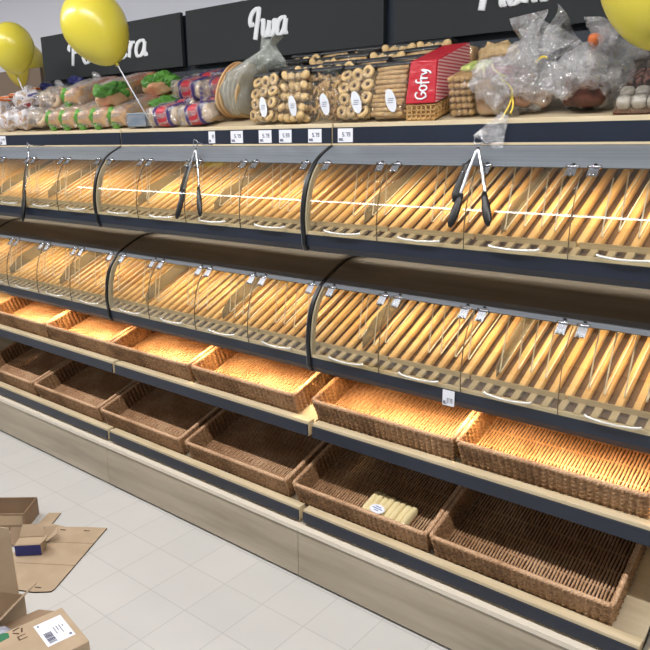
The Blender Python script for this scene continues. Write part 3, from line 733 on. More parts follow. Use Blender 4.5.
# ---- red waffle bag -------------------------------------------------------------
x0, x1, y0, y1 = 0.290, 0.400, 2.062, 2.30
zb = hz(y0)+0.002; dz_ = HS
t = thing('waffle_bag', 'red bag of waffles with white lettering and a red striped side', 'waffle bag', ((x0+x1)/2, y0, zb))
def slab(b, z0, z1, in0, in1, over=0.0):
    a = [(x0+in0, y0+in0-over, zb+z0), (x1-in0+over, y0+in0-over, zb+z0), (x1-in0+over, y1-in0, zb+z0+(y1-y0)*dz_), (x0+in0, y1-in0, zb+z0+(y1-y0)*dz_)]
    c = [(x0+in1, y0+in1+0.012-over, zb+z1), (x1-in1+over, y0+in1+0.012-over, zb+z1), (x1-in1+over, y1-in1, zb+z1+(y1-y0)*dz_), (x0+in1, y1-in1, zb+z1+(y1-y0)*dz_)]
    b.hexa(a, c)
b = MB(); slab(b, 0.0, 0.054, 0.002, 0.003)
for i in range(6):
    xx = x0+0.006+i*0.0178
    b.box(xx, xx+0.004, y0-0.001, y0+0.004, zb+0.003, zb+0.05)
for j in range(4): b.box(x0+0.004, x1-0.004, y0-0.001, y0+0.004, zb+0.004+j*0.0145, zb+0.007+j*0.0145)
for i in range(11):
    yy = y0+0.008+i*0.0195; zz = zb+(yy-y0)*dz_; b.box(x1-0.004, x1+0.001, yy, yy+0.004, zz+0.003, zz+0.05)
for j in range(4):
    z_ = zb+0.004+j*0.0145; b.hexa([(x1-0.004, y0+0.003, z_), (x1+0.001, y0+0.003, z_), (x1+0.001, y1-0.003, z_+(y1-y0)*dz_), (x1-0.004, y1-0.003, z_+(y1-y0)*dz_)], [(x1-0.004, y0+0.003, z_+0.003), (x1+0.001, y0+0.003, z_+0.003), (x1+0.001, y1-0.003, z_+0.003+(y1-y0)*dz_), (x1-0.004, y1-0.003, z_+0.003+(y1-y0)*dz_)])
b.build('waffles', M['waffle'], t)
b = MB(); slab(b, 0.054, 0.188, 0.0, 0.006, 0.001); w_ = b.build('red_wrapper', M['red'], t, bevel=0.004)
b = MB(); a = [(x1+0.0012, y0+0.004, zb+0.056), (x1+0.0032, y0+0.004, zb+0.056), (x1+0.0032, y1-0.004, zb+0.056+(y1-y0)*dz_), (x1+0.0012, y1-0.004, zb+0.056+(y1-y0)*dz_)]
b.hexa(a, [(x1-0.0038, y0+0.024, zb+0.186), (x1-0.0018, y0+0.024, zb+0.186), (x1-0.0018, y1-0.010, zb+0.186+(y1-y0)*dz_), (x1-0.0038, y1-0.010, zb+0.186+(y1-y0)*dz_)]); b.build('striped_side', M['redstripe'], w_)
GLR = {'G': [[(0.75,1.25),(0.45,1.5),(0.1,1.2),(0.02,0.6),(0.25,0.02),(0.65,0.15),(0.78,0.6),(0.45,0.65)]], 'o': GL['o'][0],
       'f': [[(0.55,1.5),(0.3,1.5),(0.22,1.0),(0.2,-0.3)], [(0.0,0.8),(0.5,0.85)]], 'r': GL['r'][0], 'y': [[(0.0,0.9),(0.15,0.2),(0.5,0.9)], [(0.5,0.9),(0.35,-0.1),(0.05,-0.4)]]}
b = MB(); adv = 0
for ch in 'Gofry':
    for P_ in GLR[ch]:
        pts = catmull([(0.0, 0, 0)]+[(p[0], 0, p[1]) for p in P_], 5)[5:]
        sc = 0.0265
        b.tube([(x0+0.078-p.z*sc, y0-0.0035+((0.068+(adv+p.x)*sc)-0.054)*0.134, zb+0.068+(adv+p.x)*sc) for p in pts], 0.0030, 6, squash=(1, 0.5, 1))
    adv += {'G': 0.95, 'o': 0.75, 'f': 0.6, 'r': 0.6, 'y': 0.7}[ch]
b.build('lettering', M['lettering'], w_)

# ---- pale sliced packs behind the red bag
for i, (xx, l) in enumerate(((0.245, 'left'), (0.335, 'right'))):
    yy = 2.385; t = thing('rusk_pack', 'beige rusk pack standing at the back behind the red bag, %s' % l, 'rusk pack', (xx, yy, hz(yy)), group='rusk packs at the back')
    b = MB(); b.box(xx-0.038, xx+0.038, yy-0.03, yy+0.03, hz(yy)+0.004, hz(yy)+0.165); b.build('rusks', M['tan'], t, bevel=0.008)
    b = MB(); pillow(b, (xx, yy, hz(yy)+0.090), 0.084, 0.07, 0.178, e1=0.35, e2=0.35); b.build('film_wrap', M['film'], t)
    b = MB(); b.box(xx-0.02, xx+0.02, yy-0.0375, yy-0.036, hz(yy)+0.10, hz(yy)+0.14); b.build('band', M['seal'], t)

# ---- long packs lying front to back
def long_pack(x, w, h, y0, y1, matc, label, lab_m, name='wafer_pack', cat='wafer pack', pale=None):
    z = hz((y0+y1)/2)+0.002; L_ = y1-y0
    t = thing(name, label, cat, (x, y0, hz(y0)))
    a = math.atan(HS); Rm = RX(a); c = (x, (y0+y1)/2, z+h/2)
    b = MB()
    if name == 'wafer_pack':
        for i in range(4):
            for j in range(6):
                for k in range(3):
                    p = Vector(((i-1.5)*w*0.235, (k-1)*L_*0.31, (j-2.5)*h*0.155)); d_ = Vector((0, L_*0.145, 0))
                    b.tube([Rm @ (p-d_)+Vector(c), Rm @ (p+d_)+Vector(c)], w*0.105, 7)
    else:
        nn = 20
        for k in range(nn): b.ball(Rm @ Vector((0, (k-(nn-1)/2)*L_*0.94/nn, 0.002*(k % 2)))+Vector(c), w*0.44, L_*0.021, h*0.44, 18, 8, 0.5, 0.7, Rm)
    b.build('contents', matc, t)
    b = MB(); pillow(b, c, w, L_, h, Rm, 0.3, 0.25, jit=0.05, jf=35); b.build('film_wrap', M['film'], t)
    b = MB(); pillow(b, (c[0], c[1]-L_*0.08, c[2]+h*0.03-L_*0.08*HS), w*1.06, L_*0.26, h*1.06, Rm, 0.3, 0.2, jit=0.02); b.build('label_band', lab_m, t)
    return t
long_pack(0.480, 0.088, 0.135, 2.062, 2.42, M['waffle'], 'long clear pack of wafer rolls with a yellow-green label, right of the red bag', M['yelgreen'])
long_pack(0.572, 0.086, 0.120, 2.062, 2.36, M['swirl'], 'long clear pack of striped swirl biscuits with a red and white label', M['redp'], 'biscuit_pack', 'biscuit pack')
t = thing('noodle_pack', 'beige crinkled pack at the back above the yellow-green labelled pack', 'biscuit pack', (0.42, 2.40, hz(2.40)))
b = MB(); b.ball((0.455, 2.40, hz(2.40)+0.082), 0.075, 0.035, 0.08, 26, 16, 0.6, 0.6, None, 0.25, 60); b.build('contents', M['bisc2'], t)
b = MB(); b.ball((0.455, 2.40, hz(2.40)+0.084), 0.080, 0.040, 0.083, 20, 14, 0.5, 0.5, None, 0.1, 30); b.build('film_wrap', M['film'], t)

# ---- cellophane gifts
def crumple(b, c, rx, ry, rz, amp, seed, nu=46, nv=28, f1=9.0, f2=26.0):
    off = Vector((seed*3.7, seed*1.3, -seed*2.1))
    def fn(u, v):
        a = 2*PI*u; bb = PI*(v-0.5)
        p = Vector((rx*math.cos(bb)*math.cos(a), ry*math.cos(bb)*math.sin(a), rz*math.sin(bb)))
        q = p*f1+off; k = 1+amp*(noise.noise(q)*1.3+0.6*abs(noise.noise(p*f2+off))-0.2)
        return p*k+Vector(c)
    b.grid(fn, nu, nv, closeu=True, smooth=False)
def sheet(b, c, w, h, rot, amp, seed, n=18):
    off = Vector((seed, -seed*2, seed*0.7))
    def fn(u, v):
        p = Vector(((u-0.5)*w*(0.25+0.9*v), 0, v*h)); q = p*16+off
        p.y += amp*noise.noise(q)*1.4+amp*0.6*abs(noise.noise(q*2.7)); p.x += amp*0.5*noise.noise(q+Vector((9, 9, 9)))
        return rot @ p + Vector(c)
    b.grid(fn, n, n, smooth=False)
def gift(x, y, label, s, seed, contents, ribbons):
    z = hz(y)
    t = thing('cellophane_gift', label, 'gift bag', (x, y, z))
    contents(t, x, y, z)
    b = MB(); crumple(b, (x, y, z+0.098*s), 0.125*s, 0.105*s, 0.093*s, 0.30, seed, 60, 36, 14, 34)
    b.build('cellophane_wrap', M['film_cello'], t)
    b = MB(); crumple(b, (x-0.02*s, y-0.01, z+0.088*s), 0.110*s, 0.095*s, 0.083*s, 0.45, seed+20, 60, 36, 20, 44)  # second crumpled layer, added to give the wrap stronger glints
    b.build('added_glint_layer', M['film_cello'], t)
    b = MB()
    for k in range(7):
        a = -1.0+2.0*k/6+0.1*seed; sheet(b, (x+0.03*s+0.03*s*math.sin(a), y-0.02*s, z+0.140*s), 0.15*s, (0.085+0.025*(k % 3))*s, eul(-0.25+0.25*(k % 3), 0.12+a*0.75, 0.55*(k-3)), 0.018, seed*5+k)
    b.build('ruffled_top', M['film_cello'], t)
    for rb in ribbons:
        b = MB(); b.tube(catmull(rb, 5), 0.0032, 6, squash=(1, 0.5, 1)); b.build('yellow_ribbon', M['yel'], t)
    return t
def cont1(t, x, y, z):
    b = MB()
    for k, (dx, dy, dz2, r) in enumerate(((-0.06, -0.03, 0.04, 0.035), (0.01, -0.05, 0.045, 0.04), (0.06, -0.02, 0.04, 0.035), (-0.02, 0.03, 0.05, 0.04), (0.0, -0.01, 0.10, 0.035))):
        b.ball((x+dx, y+dy, z+dz2), r, r*0.8, r*0.8, 18, 12, jit=0.5, jf=40)
    b.build('gingerbread', M['reddish'], t)
gift(0.665, 2.145, 'big crumpled clear cellophane gift bag with yellow ribbons', 1.0, 2, cont1,
     [[(0.60, 2.10, 1.86), (0.625, 2.075, 1.835), (0.655, 2.065, 1.815), (0.665, 2.06, 1.79), (0.66, 2.05, 1.755), (0.645, 2.035, 1.72)],
      [(0.64, 2.08, 1.84), (0.60, 2.07, 1.865), (0.585, 2.08, 1.885)], [(0.665, 2.06, 1.79), (0.675, 2.05, 1.76), (0.672, 2.04, 1.735)], [(0.71, 2.11, 1.88), (0.735, 2.10, 1.895), (0.75, 2.10, 1.89)]])
def cont2(t, x, y, z):
    b = MB(); b.ball((x, y-0.02, z+0.05), 0.065, 0.06, 0.045, 18, 12, 0.6, 0.7, None, 0.15, 30); b.ball((x+0.01, y+0.03, z+0.13), 0.045, 0.04, 0.05, 14, 10, 0.8, 0.8, None, 0.2, 30); b.build('dark_cake', M['choc'], t)
    b = MB(); b.ball((x+0.005, y-0.005, z+0.19), 0.022, 0.02, 0.018, 12, 8, 1, 1, None, 0.3, 50); b.build('orange_topping', M['orange'], t)
gift(0.865, 2.15, 'clear cellophane bag around a dark chocolate cake with an orange topping', 0.88, 5, cont2, [])
b = MB(); sheet(b, (0.66, 2.030, 1.735), 0.10, 0.10, eul(PI-0.05, 0.5, 0), 0.008, 31)
o = b.build('cellophane_scrap', M['film_cello'], None, off=(0.66, 2.030, 1.735)); tag(o, 'loose tail of clear cellophane hanging over the blue strip below the ribbons', 'cellophane')

# ---- boxed chocolate biscuits
xx, yy = 1.045, 2.075; z = hz(yy); a = 0.72
t = thing('biscuit_tray', 'clear tray of white, pink-striped and chocolate biscuits at the right edge', 'biscuit tray', (xx, yy, z+0.002), (a, 0, 0))
b = MB()
for i in range(4):
    for j in range(2): b.ball((-0.062+i*0.040, 0.026+j*0.036, 0.022), 0.0185, 0.0165, 0.016, 14, 8, 0.5, 0.6)
b.build('white_biscuits', M['greyb'], t, off=(0, 0, 0))
b = MB()
for i in range(7): b.ball((-0.068+i*0.0225, 0.125, 0.024), 0.0105, 0.032, 0.015, 10, 8, 0.5, 0.5)
b.build('pink_biscuits', M['pinkch'], t, off=(0, 0, 0))
b = MB()
rq = random.Random(9)
for i in range(14): b.ball((-0.066+(i % 5)*0.033, 0.180+(i//5)*0.026, 0.024+rq.uniform(-.004, .008)), 0.016, 0.010, 0.010, 10, 6, 0.7, 0.7, eul(rq.uniform(-.6, .6), rq.uniform(-.6, .6), rq.uniform(-1, 1)))
b.build('chocolate_shards', mat('grey_brown_shard', (120, 104, 92), 0.45, c2=(96, 66, 48), scale=(30, 30, 30)), t, off=(0, 0, 0))
b = MB(); b.box(-0.086, 0.086, 0.0, 0.262, 0.0, 0.006); b.build('tray_base', M['choc'], t, off=(0, 0, 0))
b = MB(); b.ball((0, 0.131, 0.025), 0.088, 0.133, 0.024, 24, 12, 0.15, 0.15, None, 0.0); b.build('clear_lid', M['film'], t, off=(0, 0, 0))
# more packs beyond, seen through gaps at the right end
for i in range(2):
    xx = 0.99+i*0.10; yy = 2.38
    t = thing('brown_cake_pack', 'dark brown cake pack standing at the back near the right edge, %s' % ('left' if i == 0 else 'right'), 'cake pack', (xx, yy, hz(yy)), group='cake packs at the back')
    b = MB(); b.box(xx-0.042, xx+0.042, yy-0.04, yy+0.04, hz(yy)+0.004, hz(yy)+0.13); b.build('cake', M['choc'], t, bevel=0.008)
    b = MB(); pillow(b, (xx, yy, hz(yy)+0.075), 0.092, 0.09, 0.146, e1=0.35, e2=0.35); b.build('film_wrap', M['film'], t)

# ---- flat breads standing on edge in an open milky bag
t = thing('flat_bread_bag', 'stack of pale round flat breads on edge in a milky bag with an open neck', 'bread bag', (-0.56, 2.20, hz(2.20)))
for k in range(6):
    xk = -0.628+k*0.019; R_ = 0.112-0.002*k; yc = 2.185; zc = hz(2.185)+R_*0.98+0.004
    b = MB()
    def fn(u, v, xk=xk, R_=R_, yc=yc, zc=zc, k=k):
        a = 2*PI*u; rr_ = R_*min(1, v*2 if v < 0.5 else (1-v)*2)**0.22 if 0 < v < 1 else 0
        th = 0.0075 if v >= 0.5 else -0.0075
        w1 = 0.006*math.sin(3*a+k)
        return (xk+th*(1 if 0 < v < 1 else 0.9)+w1*(rr_/R_)+0.25*(rr_*math.sin(a)), yc+rr_*math.cos(a), zc+rr_*math.sin(a)*1.02)
    b.grid(fn, 36, 11, closeu=True); b.build('flat_bread', M['crumb'] if k > 1 else M['tan'], t)
b = MB()
def fb(u, v):
    a = 2*PI*u; vv = v
    k = min(1, math.sin(PI*min(vv*1.25, 1.0))**0.35+0.02) if vv < 0.55 else max(0.16, 1-(vv-0.55)*2.6)+0.35*max(0, vv-0.85)
    zc = hz(2.19)+0.004+vv*0.30
    shear = 0.0 if vv < 0.3 else (vv-0.3)**1.4*0.34
    r1 = 0.078*k; r2_ = 0.122*k
    nz = 1+0.12*noise.noise(Vector((math.cos(a)*2.5, math.sin(a)*2.5, vv*7)))
    return (-0.578+shear+r1*nz*math.cos(a), 2.185+r2_*nz*math.sin(a)-0.05*shear, zc)
b.grid(fb, 44, 26, closeu=True, smooth=True); b.build('milky_bag', M['film_milky'], t)
b = MB()
for k in range(3): sheet(b, (-0.475, 2.16, hz(2.16)+0.20), 0.10, 0.11, eul(0.1*k, 0.75+0.15*k, 0.5*k), 0.010, 50+k)
b.build('bag_neck', M['film_milky'], t)

# ---- wrapped buns with red and purple bands
def bun_bag():
    t = thing('bun_bag', 'x', 'bun bag', (0, 0, 0), group='clear bun bags with red and purple bands')
    b = MB()
    for i in range(3): b.ball((-0.062+i*0.062, 0, 0.040), 0.036, 0.055, 0.038, 16, 10, 0.8, 0.8, None, 0.08, 25)
    b.build('buns', M['crumb'], t, off=(0, 0, 0))
    b = MB(); b.ball((0, 0, 0.043), 0.104, 0.062, 0.045, 34, 20, 0.6, 0.55, None, 0.2, 36); b.build('clear_film', M['film_cello'], t, off=(0, 0, 0))
    b = MB(); b.ball((0.015, 0, 0.043), 0.040, 0.0635, 0.0445, 20, 12, 0.5, 0.35, None, 0.02, 20); b.build('red_band', M['redp'], t, off=(0, 0, 0))
    for sx in (-0.028, 0.058):
        b = MB(); b.ball((sx, 0, 0.043), 0.0085, 0.064, 0.045, 20, 12, 0.5, 0.35, None, 0.02, 20); b.build('purple_band', M['purple'], t, off=(0, 0, 0))
    return t
bun0 = bun_bag(); first = True
for r_ in range(3):
    for i in range(2):
        for lv in range(2):
            if r_ == 0 and lv == 1: continue
            x = -0.985+i*0.214+(0.03 if lv else 0); y = 2.125+r_*0.124; loc = (x, y, hz(y)+0.004+lv*0.080)
            lb = 'buns in a clear bag with red band, %s side, %s row%s' % (['left', 'right'][i], ['front', 'middle', 'rear'][r_], ', upper of two' if lv else (', lower of two' if r_ else ''))
            if first: first = False; bun0.location = loc; bun0['label'] = lb; bun0.rotation_euler = (0.29, 0, 0.05)
            else: dup(bun0, loc, lb, (0.29+random.uniform(-.06, .06), random.uniform(-.08, .08), random.uniform(-.12, .12)))
# purple printed bag between buns and flat breads
t = thing('roll_bag', 'purple-lettered clear bag of long rolls left of the flat breads', 'bread bag', (-0.705, 2.09, hz(2.09)))
for k in range(3):
    b = MB(); b.ball((-0.712+0.006*k, 2.155+0.070*k, hz(2.155)+0.030+0.055*k), 0.036, 0.085, 0.030, 16, 10, 0.8, 0.8, None, 0.06, 20); b.build('roll', M['tan'], t)
b = MB(); b.ball((-0.705, 2.20, hz(2.2)+0.088), 0.050, 0.125, 0.093, 26, 16, 0.5, 0.5, RX(0.2), 0.08, 25); b.build('clear_film', M['film'], t)
b = MB()
for k in range(5): b.box(-0.733+0.001*k, -0.715+0.003*(k % 2), 2.0725+k*0.001, 2.0745+k*0.001, hz(2.08)+0.075+0.018*k, hz(2.08)+0.088+0.018*k)
b.build('purple_lettering', M['purple'], t)

# ---- small grey blue box
t = thing('small_carton', 'small grey-blue carton standing under the balloon stick', 'carton', (-1.165, 2.10, hz(2.1)))
b = MB(); b.box(-1.235, -1.10, 2.07, 2.15, hz(2.1)+0.003, hz(2.1)+0.058); b.build('box_body', mat('grey_blue_carton', (98, 112, 128), 0.5, c2=(126, 132, 140), scale=(14, 14, 40)), t, bevel=0.002)
b = MB(); b.box(-1.237, -1.098, 2.068, 2.152, hz(2.1)+0.058, hz(2.1)+0.064); b.build('lid', mat('pale_blue_lid', (140, 156, 168), 0.4), t)

# ---- long toast bread bags, green ends
def toast_bag():
    t = thing('toast_bag', 'x', 'bread bag', (0, 0, 0), group='long orange-tan toast bags with green ends')
    b = MB(); pillow(b, (0, 0.165, 0.048), 0.128, 0.33, 0.096, None, 0.45, 0.3, 40, 20, jit=0.16, jf=30); b.build('bread_bag', M['orangetan'], t, off=(0, 0, 0))
    b = MB(); b.ball((0, 0.165, 0.050), 0.068, 0.170, 0.052, 40, 22, 0.5, 0.35, None, 0.16, 40); b.build('clear_wrap', M['film_cello'], t, off=(0, 0, 0))
    b = MB(); pillow(b, (-0.035, 0.035, 0.044), 0.060, 0.082, 0.099, None, 0.5, 0.5, 30, 18, jit=0.22, jf=34); b.build('green_corner', M['green'], t, off=(0, 0, 0))
    b = MB(); crumple(b, (0.0, 0.345, 0.060), 0.050, 0.045, 0.030, 0.4, 3, 22, 12, 20, 40); b.build('green_gathered_end', M['green'], t, off=(0, 0, 0))
    b = MB(); b.ball((0.02, 0.20, 0.090), 0.022, 0.028, 0.006, 12, 6, 1, 1, None, 0.3, 40); b.build('red_print_mark', M['redp'], t, off=(0, 0, 0))
    return t
t0 = toast_bag(); first = True
for (x, lv, yy, lb) in ((-1.87, 0, 2.085, 'bottom layer, first from the left'), (-1.735, 0, 2.08, 'bottom layer, second from the left'), (-1.60, 0, 2.085, 'bottom layer, third from the left'), (-1.465, 0, 2.08, 'bottom layer, fourth from the left'), (-1.33, 0, 2.09, 'bottom layer, beside the small grey carton'),
                    (-1.80, 1, 2.15, 'upper layer, leftmost'), (-1.56, 1, 2.17, 'upper layer, right')):
    loc = (x, yy, hz(yy)+0.003+lv*0.094); rot = (0.29, random.uniform(-.04, .04), random.uniform(-.05, .05)); lb = 'long orange-tan toast bag with green end, '+lb
    if lv: rot = (0.26, random.uniform(-.06, .06), random.uniform(-.15, .15))
    if first: first = False; t0.location = loc; t0.rotation_euler = rot; t0['label'] = lb
    else: dup(t0, loc, lb, rot)
# green gathered bag tops at the back, behind the small carton and the buns
for i, (x, y, l) in enumerate(((-1.185, 2.27, 'behind the small carton'), (-1.30, 2.34, 'highest, near the back board'), (-1.42, 2.15, 'on the toast bags left of the balloon stick'))):
    z = hz(y)+(0.0, 0.095, 0.098)[i]; t = thing('green_bread_bag', 'bright green crinkled bread bag %s' % l, 'bread bag', (x, y, z), group='bright green bread bags')
    b = MB(); pillow(b, (x, y, z+0.032), 0.135, 0.16, 0.062, RX(0.28), 0.5, 0.5, 34, 20, jit=0.25, jf=30); b.build('bread', M['orangetan'], t)
    b = MB(); crumple(b, (x, y, z+0.052), 0.082, 0.088, 0.046, 0.45, 7+i, 50, 26, 14, 40); b.build('green_wrap', M['green'], t)

# ---- ring roll bags with navy ties and white paper bags, far left
def ring_bag():
    t = thing('ring_roll_bag', 'x', 'bread bag', (0, 0, 0), group='clear bags of ring rolls')
    b = MB(); rq = random.Random(2)
    for i in range(9):
        torus(b, (-0.05+0.05*(i % 3), 0.0+0.055*((i//3) % 3)-0.055, 0.040+0.022*(i % 2)), 0.026, 0.015, eul(rq.uniform(0.4, 1.3), rq.uniform(-.6, .6), rq.uniform(-1, 1)), 14, 8)
    b.build('ring_rolls', M['bagel'], t, off=(0, 0, 0)).__setitem__('kind', 'stuff')
    b = MB(); b.ball((0, 0, 0.052), 0.088, 0.092, 0.052, 28, 16, 0.7, 0.7, None, 0.15, 28); b.build('clear_film', M['film_cello'], t, off=(0, 0, 0))
    b = MB(); crumple(b, (0.0, 0.06, 0.108), 0.030, 0.022, 0.026, 0.4, 4, 20, 12, 25, 50); b.build('tied_end', M['film_cello'], t, off=(0, 0, 0))
    return t
r0 = ring_bag(); first = True
for (x, y, lv, l) in ((-2.045, 2.14, 0, 'front, beside the first toast bag'), (-2.055, 2.27, 0, 'second row'), (-2.04, 2.37, 0, 'back row'), (-1.90, 2.36, 1, 'back, by the sign board'), (-2.06, 2.23, 1, 'on top of the others')):
    loc = (x, y, hz(y)+0.003+lv*0.085); lb = 'crinkly clear bag of brown ring rolls, '+l
    if first: first = False; r0.location = loc; r0['label'] = lb
    else: dup(r0, loc, lb, (0.28, random.uniform(-.1, .1), random.uniform(-.5, .5)))
for i, (x, y, dz2, l) in enumerate(((-2.22, 2.30, 0.135, 'left'), (-2.02, 2.37, 0.14, 'right'))):
    z = hz(y)+dz2; t = thing('navy_tied_bag', 'bread bag with a navy blue crinkled end on the ring roll bags, %s' % l, 'bread bag', (x, y, z), group='navy tied bread bags')
    b = MB(); pillow(b, (x+0.02, y, z+0.022), 0.13, 0.10, 0.05, None, 0.6, 0.6, jit=0.12); b.build('bag', M['bagel'], t)
    b = MB(); crumple(b, (x-0.01, y-0.03, z+0.045), 0.050, 0.035, 0.028, 0.5, 17+i, 26, 14, 22, 44); b.build('navy_end', M['navyp'], t)
def paper_bag():
    t = thing('white_bread_bag', 'x', 'bread bag', (0, 0, 0), group='white printed bread bags')
    b = MB(); pillow(b, (0, 0.0, 0.050), 0.155, 0.125, 0.10, None, 0.6, 0.6, 40, 24, jit=0.3, jf=30); b.build('bag', M['paper2'], t, off=(0, 0, 0))
    b = MB(); crumple(b, (0.0, 0.03, 0.100), 0.035, 0.025, 0.026, 0.4, 14, 20, 12, 25, 50); b.build('twisted_end', M['film_cello'], t, off=(0, 0, 0))
    return t
p0 = paper_bag(); first = True
for (x, y, lv, l) in ((-2.20, 2.13, 0, 'front right'), (-2.37, 2.14, 0, 'front left'), (-2.22, 2.27, 0, 'second row right'), (-2.39, 2.28, 0, 'second row left'), (-2.30, 2.20, 1, 'upper layer')):
    loc = (x, y, hz(y)+0.003+lv*0.092); lb = 'white printed bread bag at the far left, '+l
    if first: first = False; p0.location = loc; p0['label'] = lb
    else: dup(p0, loc, lb, (0.28, random.uniform(-.1, .1), random.uniform(-.4, .4)))
def orange_pack():
    t = thing('orange_striped_pack', 'x', 'bread pack', (0, 0, 0), group='orange striped packs at the far left')
    b = MB(); b.box(-0.05, 0.05, -0.035, 0.035, 0, 0.135); b.build('pack', M['paper2'], t, off=(0, 0, 0), bevel=0.008)
    b = MB(); b.box(-0.052, 0.052, -0.037, 0.037, 0.120, 0.131); b.build('orange_stripe', M['orange'], t, off=(0, 0, 0), bevel=0.002)
    return t
q0 = orange_pack(); first = True
for k in range(5):
    y = 2.16+0.064*k; x = -2.55-0.01*k; loc = (x, y, hz(y)+0.003+0.03)
    lb = 'pack with an orange stripe along the left shelf end, %s from the front' % ['first', 'second', 'third', 'fourth', 'fifth'][k]
    if first: first = False; q0.location = loc; q0['label'] = lb
    else: dup(q0, loc, lb, (0.0, 0, random.uniform(-.05, .05)))

# ================================================================== bread pack in the basket
bx, by = 0.325, 1.955; bz = 0.2785+(by-1.874)*0.325+0.015
t = thing('bread_roll_pack', 'clear pack of pale finger rolls with an oval white label, in the wicker basket', 'bread pack', (bx, by, bz), (TILT+0.10, 0, -0.10))
for k in range(8):
    xk = -0.087+k*0.025; b = MB(); b.ball((xk, 0.0, 0.020+0.003*(k % 2)), 0.0125, 0.062-0.004*((k*3) % 3), 0.018, 16, 14, 0.8, 0.45, None, 0.05, 30)
    b.build('finger_roll', M['rolls'] if 'rolls' in M else M.setdefault('rolls', mat('pale_finger_roll', (226, 208, 160), 0.6, c2=(236, 220, 176), scale=(30, 12, 30))), t, off=(0, 0, 0))
b = MB(); b.ball((0, 0, 0.022), 0.106, 0.069, 0.023, 28, 14, 0.4, 0.3, None, 0.0, 40); b.build('clear_film', film('smooth_film', (252, 252, 250), gloss=0.0, rough=0.1, bump=0.3, bs=30), t, off=(0, 0, 0))
b = MB(); b.prism([(-0.028+0.032*math.cos(2*PI*i/24), -0.022+0.020*math.sin(2*PI*i/24)) for i in range(24)], 'z', 0.0445, 0.0458); lb = b.build('oval_label', M['white'], t, off=(0, 0, 0))
b = MB()
for q, hw in ((-0.029, 0.010), (-0.021, 0.022), (-0.013, 0.013)): b.box(-0.028-hw, -0.028+hw, q-0.0018, q+0.0018, 0.0458, 0.0462)
b.build('printed_lines', mat('blue_grey_print', (92, 120, 170), 0.5), lb, off=(0, 0, 0))

# ================================================================== tongs
def tongs(rx, rz_, la, ra, label, closed=False):
    top = Vector((rx, 1.944, rz_)); A = Vector(la); B = Vector(ra)
    t = thing('serving_tongs', label, 'tongs', top)
    b = MB(); pts = [top+Vector((0.013*math.cos(2*PI*i/20), 0.0, 0.013*math.sin(2*PI*i/20)+0.010)) for i in range(20)]
    b.tube(pts, 0.0022, 6, closed=True); b.build('hanging_ring', M['chrome'], t)
    base = top+Vector((0, 0, -0.012))
    def arm(P_, out):
        b = MB(); d = P_-base; m1 = base+d*0.30+out*0.004; m2 = base+d*0.62+out*0.003
        b.tube(catmull([base, m1, m2], 5), [0.0058]*11, 8, squash=(1, 0.6, 1)); a_ = b.build('arm', M['chrome'], t)
        b = MB(); q = [base+d*s_ for s_ in (0.58, 0.66, 0.76, 0.86, 0.95, 1.0)]
        b.tube(q, [0.008, 0.0105, 0.0135, 0.0145, 0.0115, 0.005], 10, squash=(1, 0.6, 1)); b.build('black_tip', M['black'], a_)
        for k in range(6):
            pass
    L_ = (A-base).normalized(); arm(A, Vector((-1, 0, 0)) if not closed else Vector((-0.3, 0, 0))); arm(B, Vector((1, 0, 0)) if not closed else Vector((0.3, 0, 0)))
    # black grip sleeve on the rear of the left arm
    d = A-base; b = MB(); o1 = Vector((-0.0125, 0.003, 0))
    b.tube([base+d*0.14+o1*0.6, base+d*0.24+o1*1.3, base+d*0.42+o1*1.7, base+d*0.60+o1*1.6, base+d*0.68+o1*1.2], [0.005, 0.011, 0.013, 0.013, 0.008], 10, squash=(1, 0.55, 1)); b.build('black_grip', M['black'], t)
    b = MB(); b.tube([(rx, 2.036, 1.652), (rx, 1.99, 1.650), (rx, 1.948, rz_+0.018), (rx, 1.938, rz_+0.026)], 0.0022, 6); b.build('hook', M['chrome'], t)
tongs(0.620, 1.650, (0.588, 1.848, 1.412), (0.712, 1.848, 1.424), 'steel tongs with black tips hanging open in front of the right upper case')
tongs(-0.625, 1.648, (-0.655, 1.848, 1.362), (-0.510, 1.848, 1.380), 'steel tongs with black tips hanging open in front of the second upper case')
tongs(-1.910, 1.640, (-1.872, 1.846, 1.275), (-1.862, 1.840, 1.290), 'steel tongs with black tips hanging closed at the far left upper case', True)

# ================================================================== balloons
def balloon(c, down, r, stick_end, label, mm):
    c = Vector(c); ax = -Vector(down).normalized()      # ax points up through the balloon
    R_ = Vector((0, 0, 1)).rotation_difference(ax).to_matrix()
    t = thing('balloon', label, 'balloon', stick_end if stick_end else c)
    def fn(u, v):
        a = 2*PI*u; th = PI*v; k = math.sin(th); z = -math.cos(th)
        rr_ = r*k*(1-0.10*max(0, -z)); zz = r*(1.08*z if z > 0 else 1.26*z)
        return R_ @ Vector((rr_*math.cos(a), rr_*math.sin(a), zz)) + c
    b = MB(); b.grid(fn, 36, 22, closeu=True); b.build('latex_skin', mm, t)
    kn = c-ax*r*1.26; b = MB(); b.tube([kn+ax*0.006, kn-ax*0.004, kn-ax*0.012], [0.006, 0.004, 0.010], 10); b.build('knot', mm, t)
    b = MB(); e = Vector(stick_end) if stick_end else kn-Vector((0, 0, 0.3)); b.tube([kn-ax*0.006, e], 0.003, 8); b.build('stick', M['white'], t)
balloon((-1.188, 1.908, 2.148), (0.081, 0.039, -0.157), 0.138, (-1.065, 2.085, 1.727), 'large shiny yellow balloon on a white stick in front of the first sign board', M['balloon'])
balloon((1.065, 1.975, 2.035), (0.25, 0.1, -1.0), 0.132, (1.165, 2.085, 1.726), 'yellow balloon cut off by the top right corner', M['balloon'])
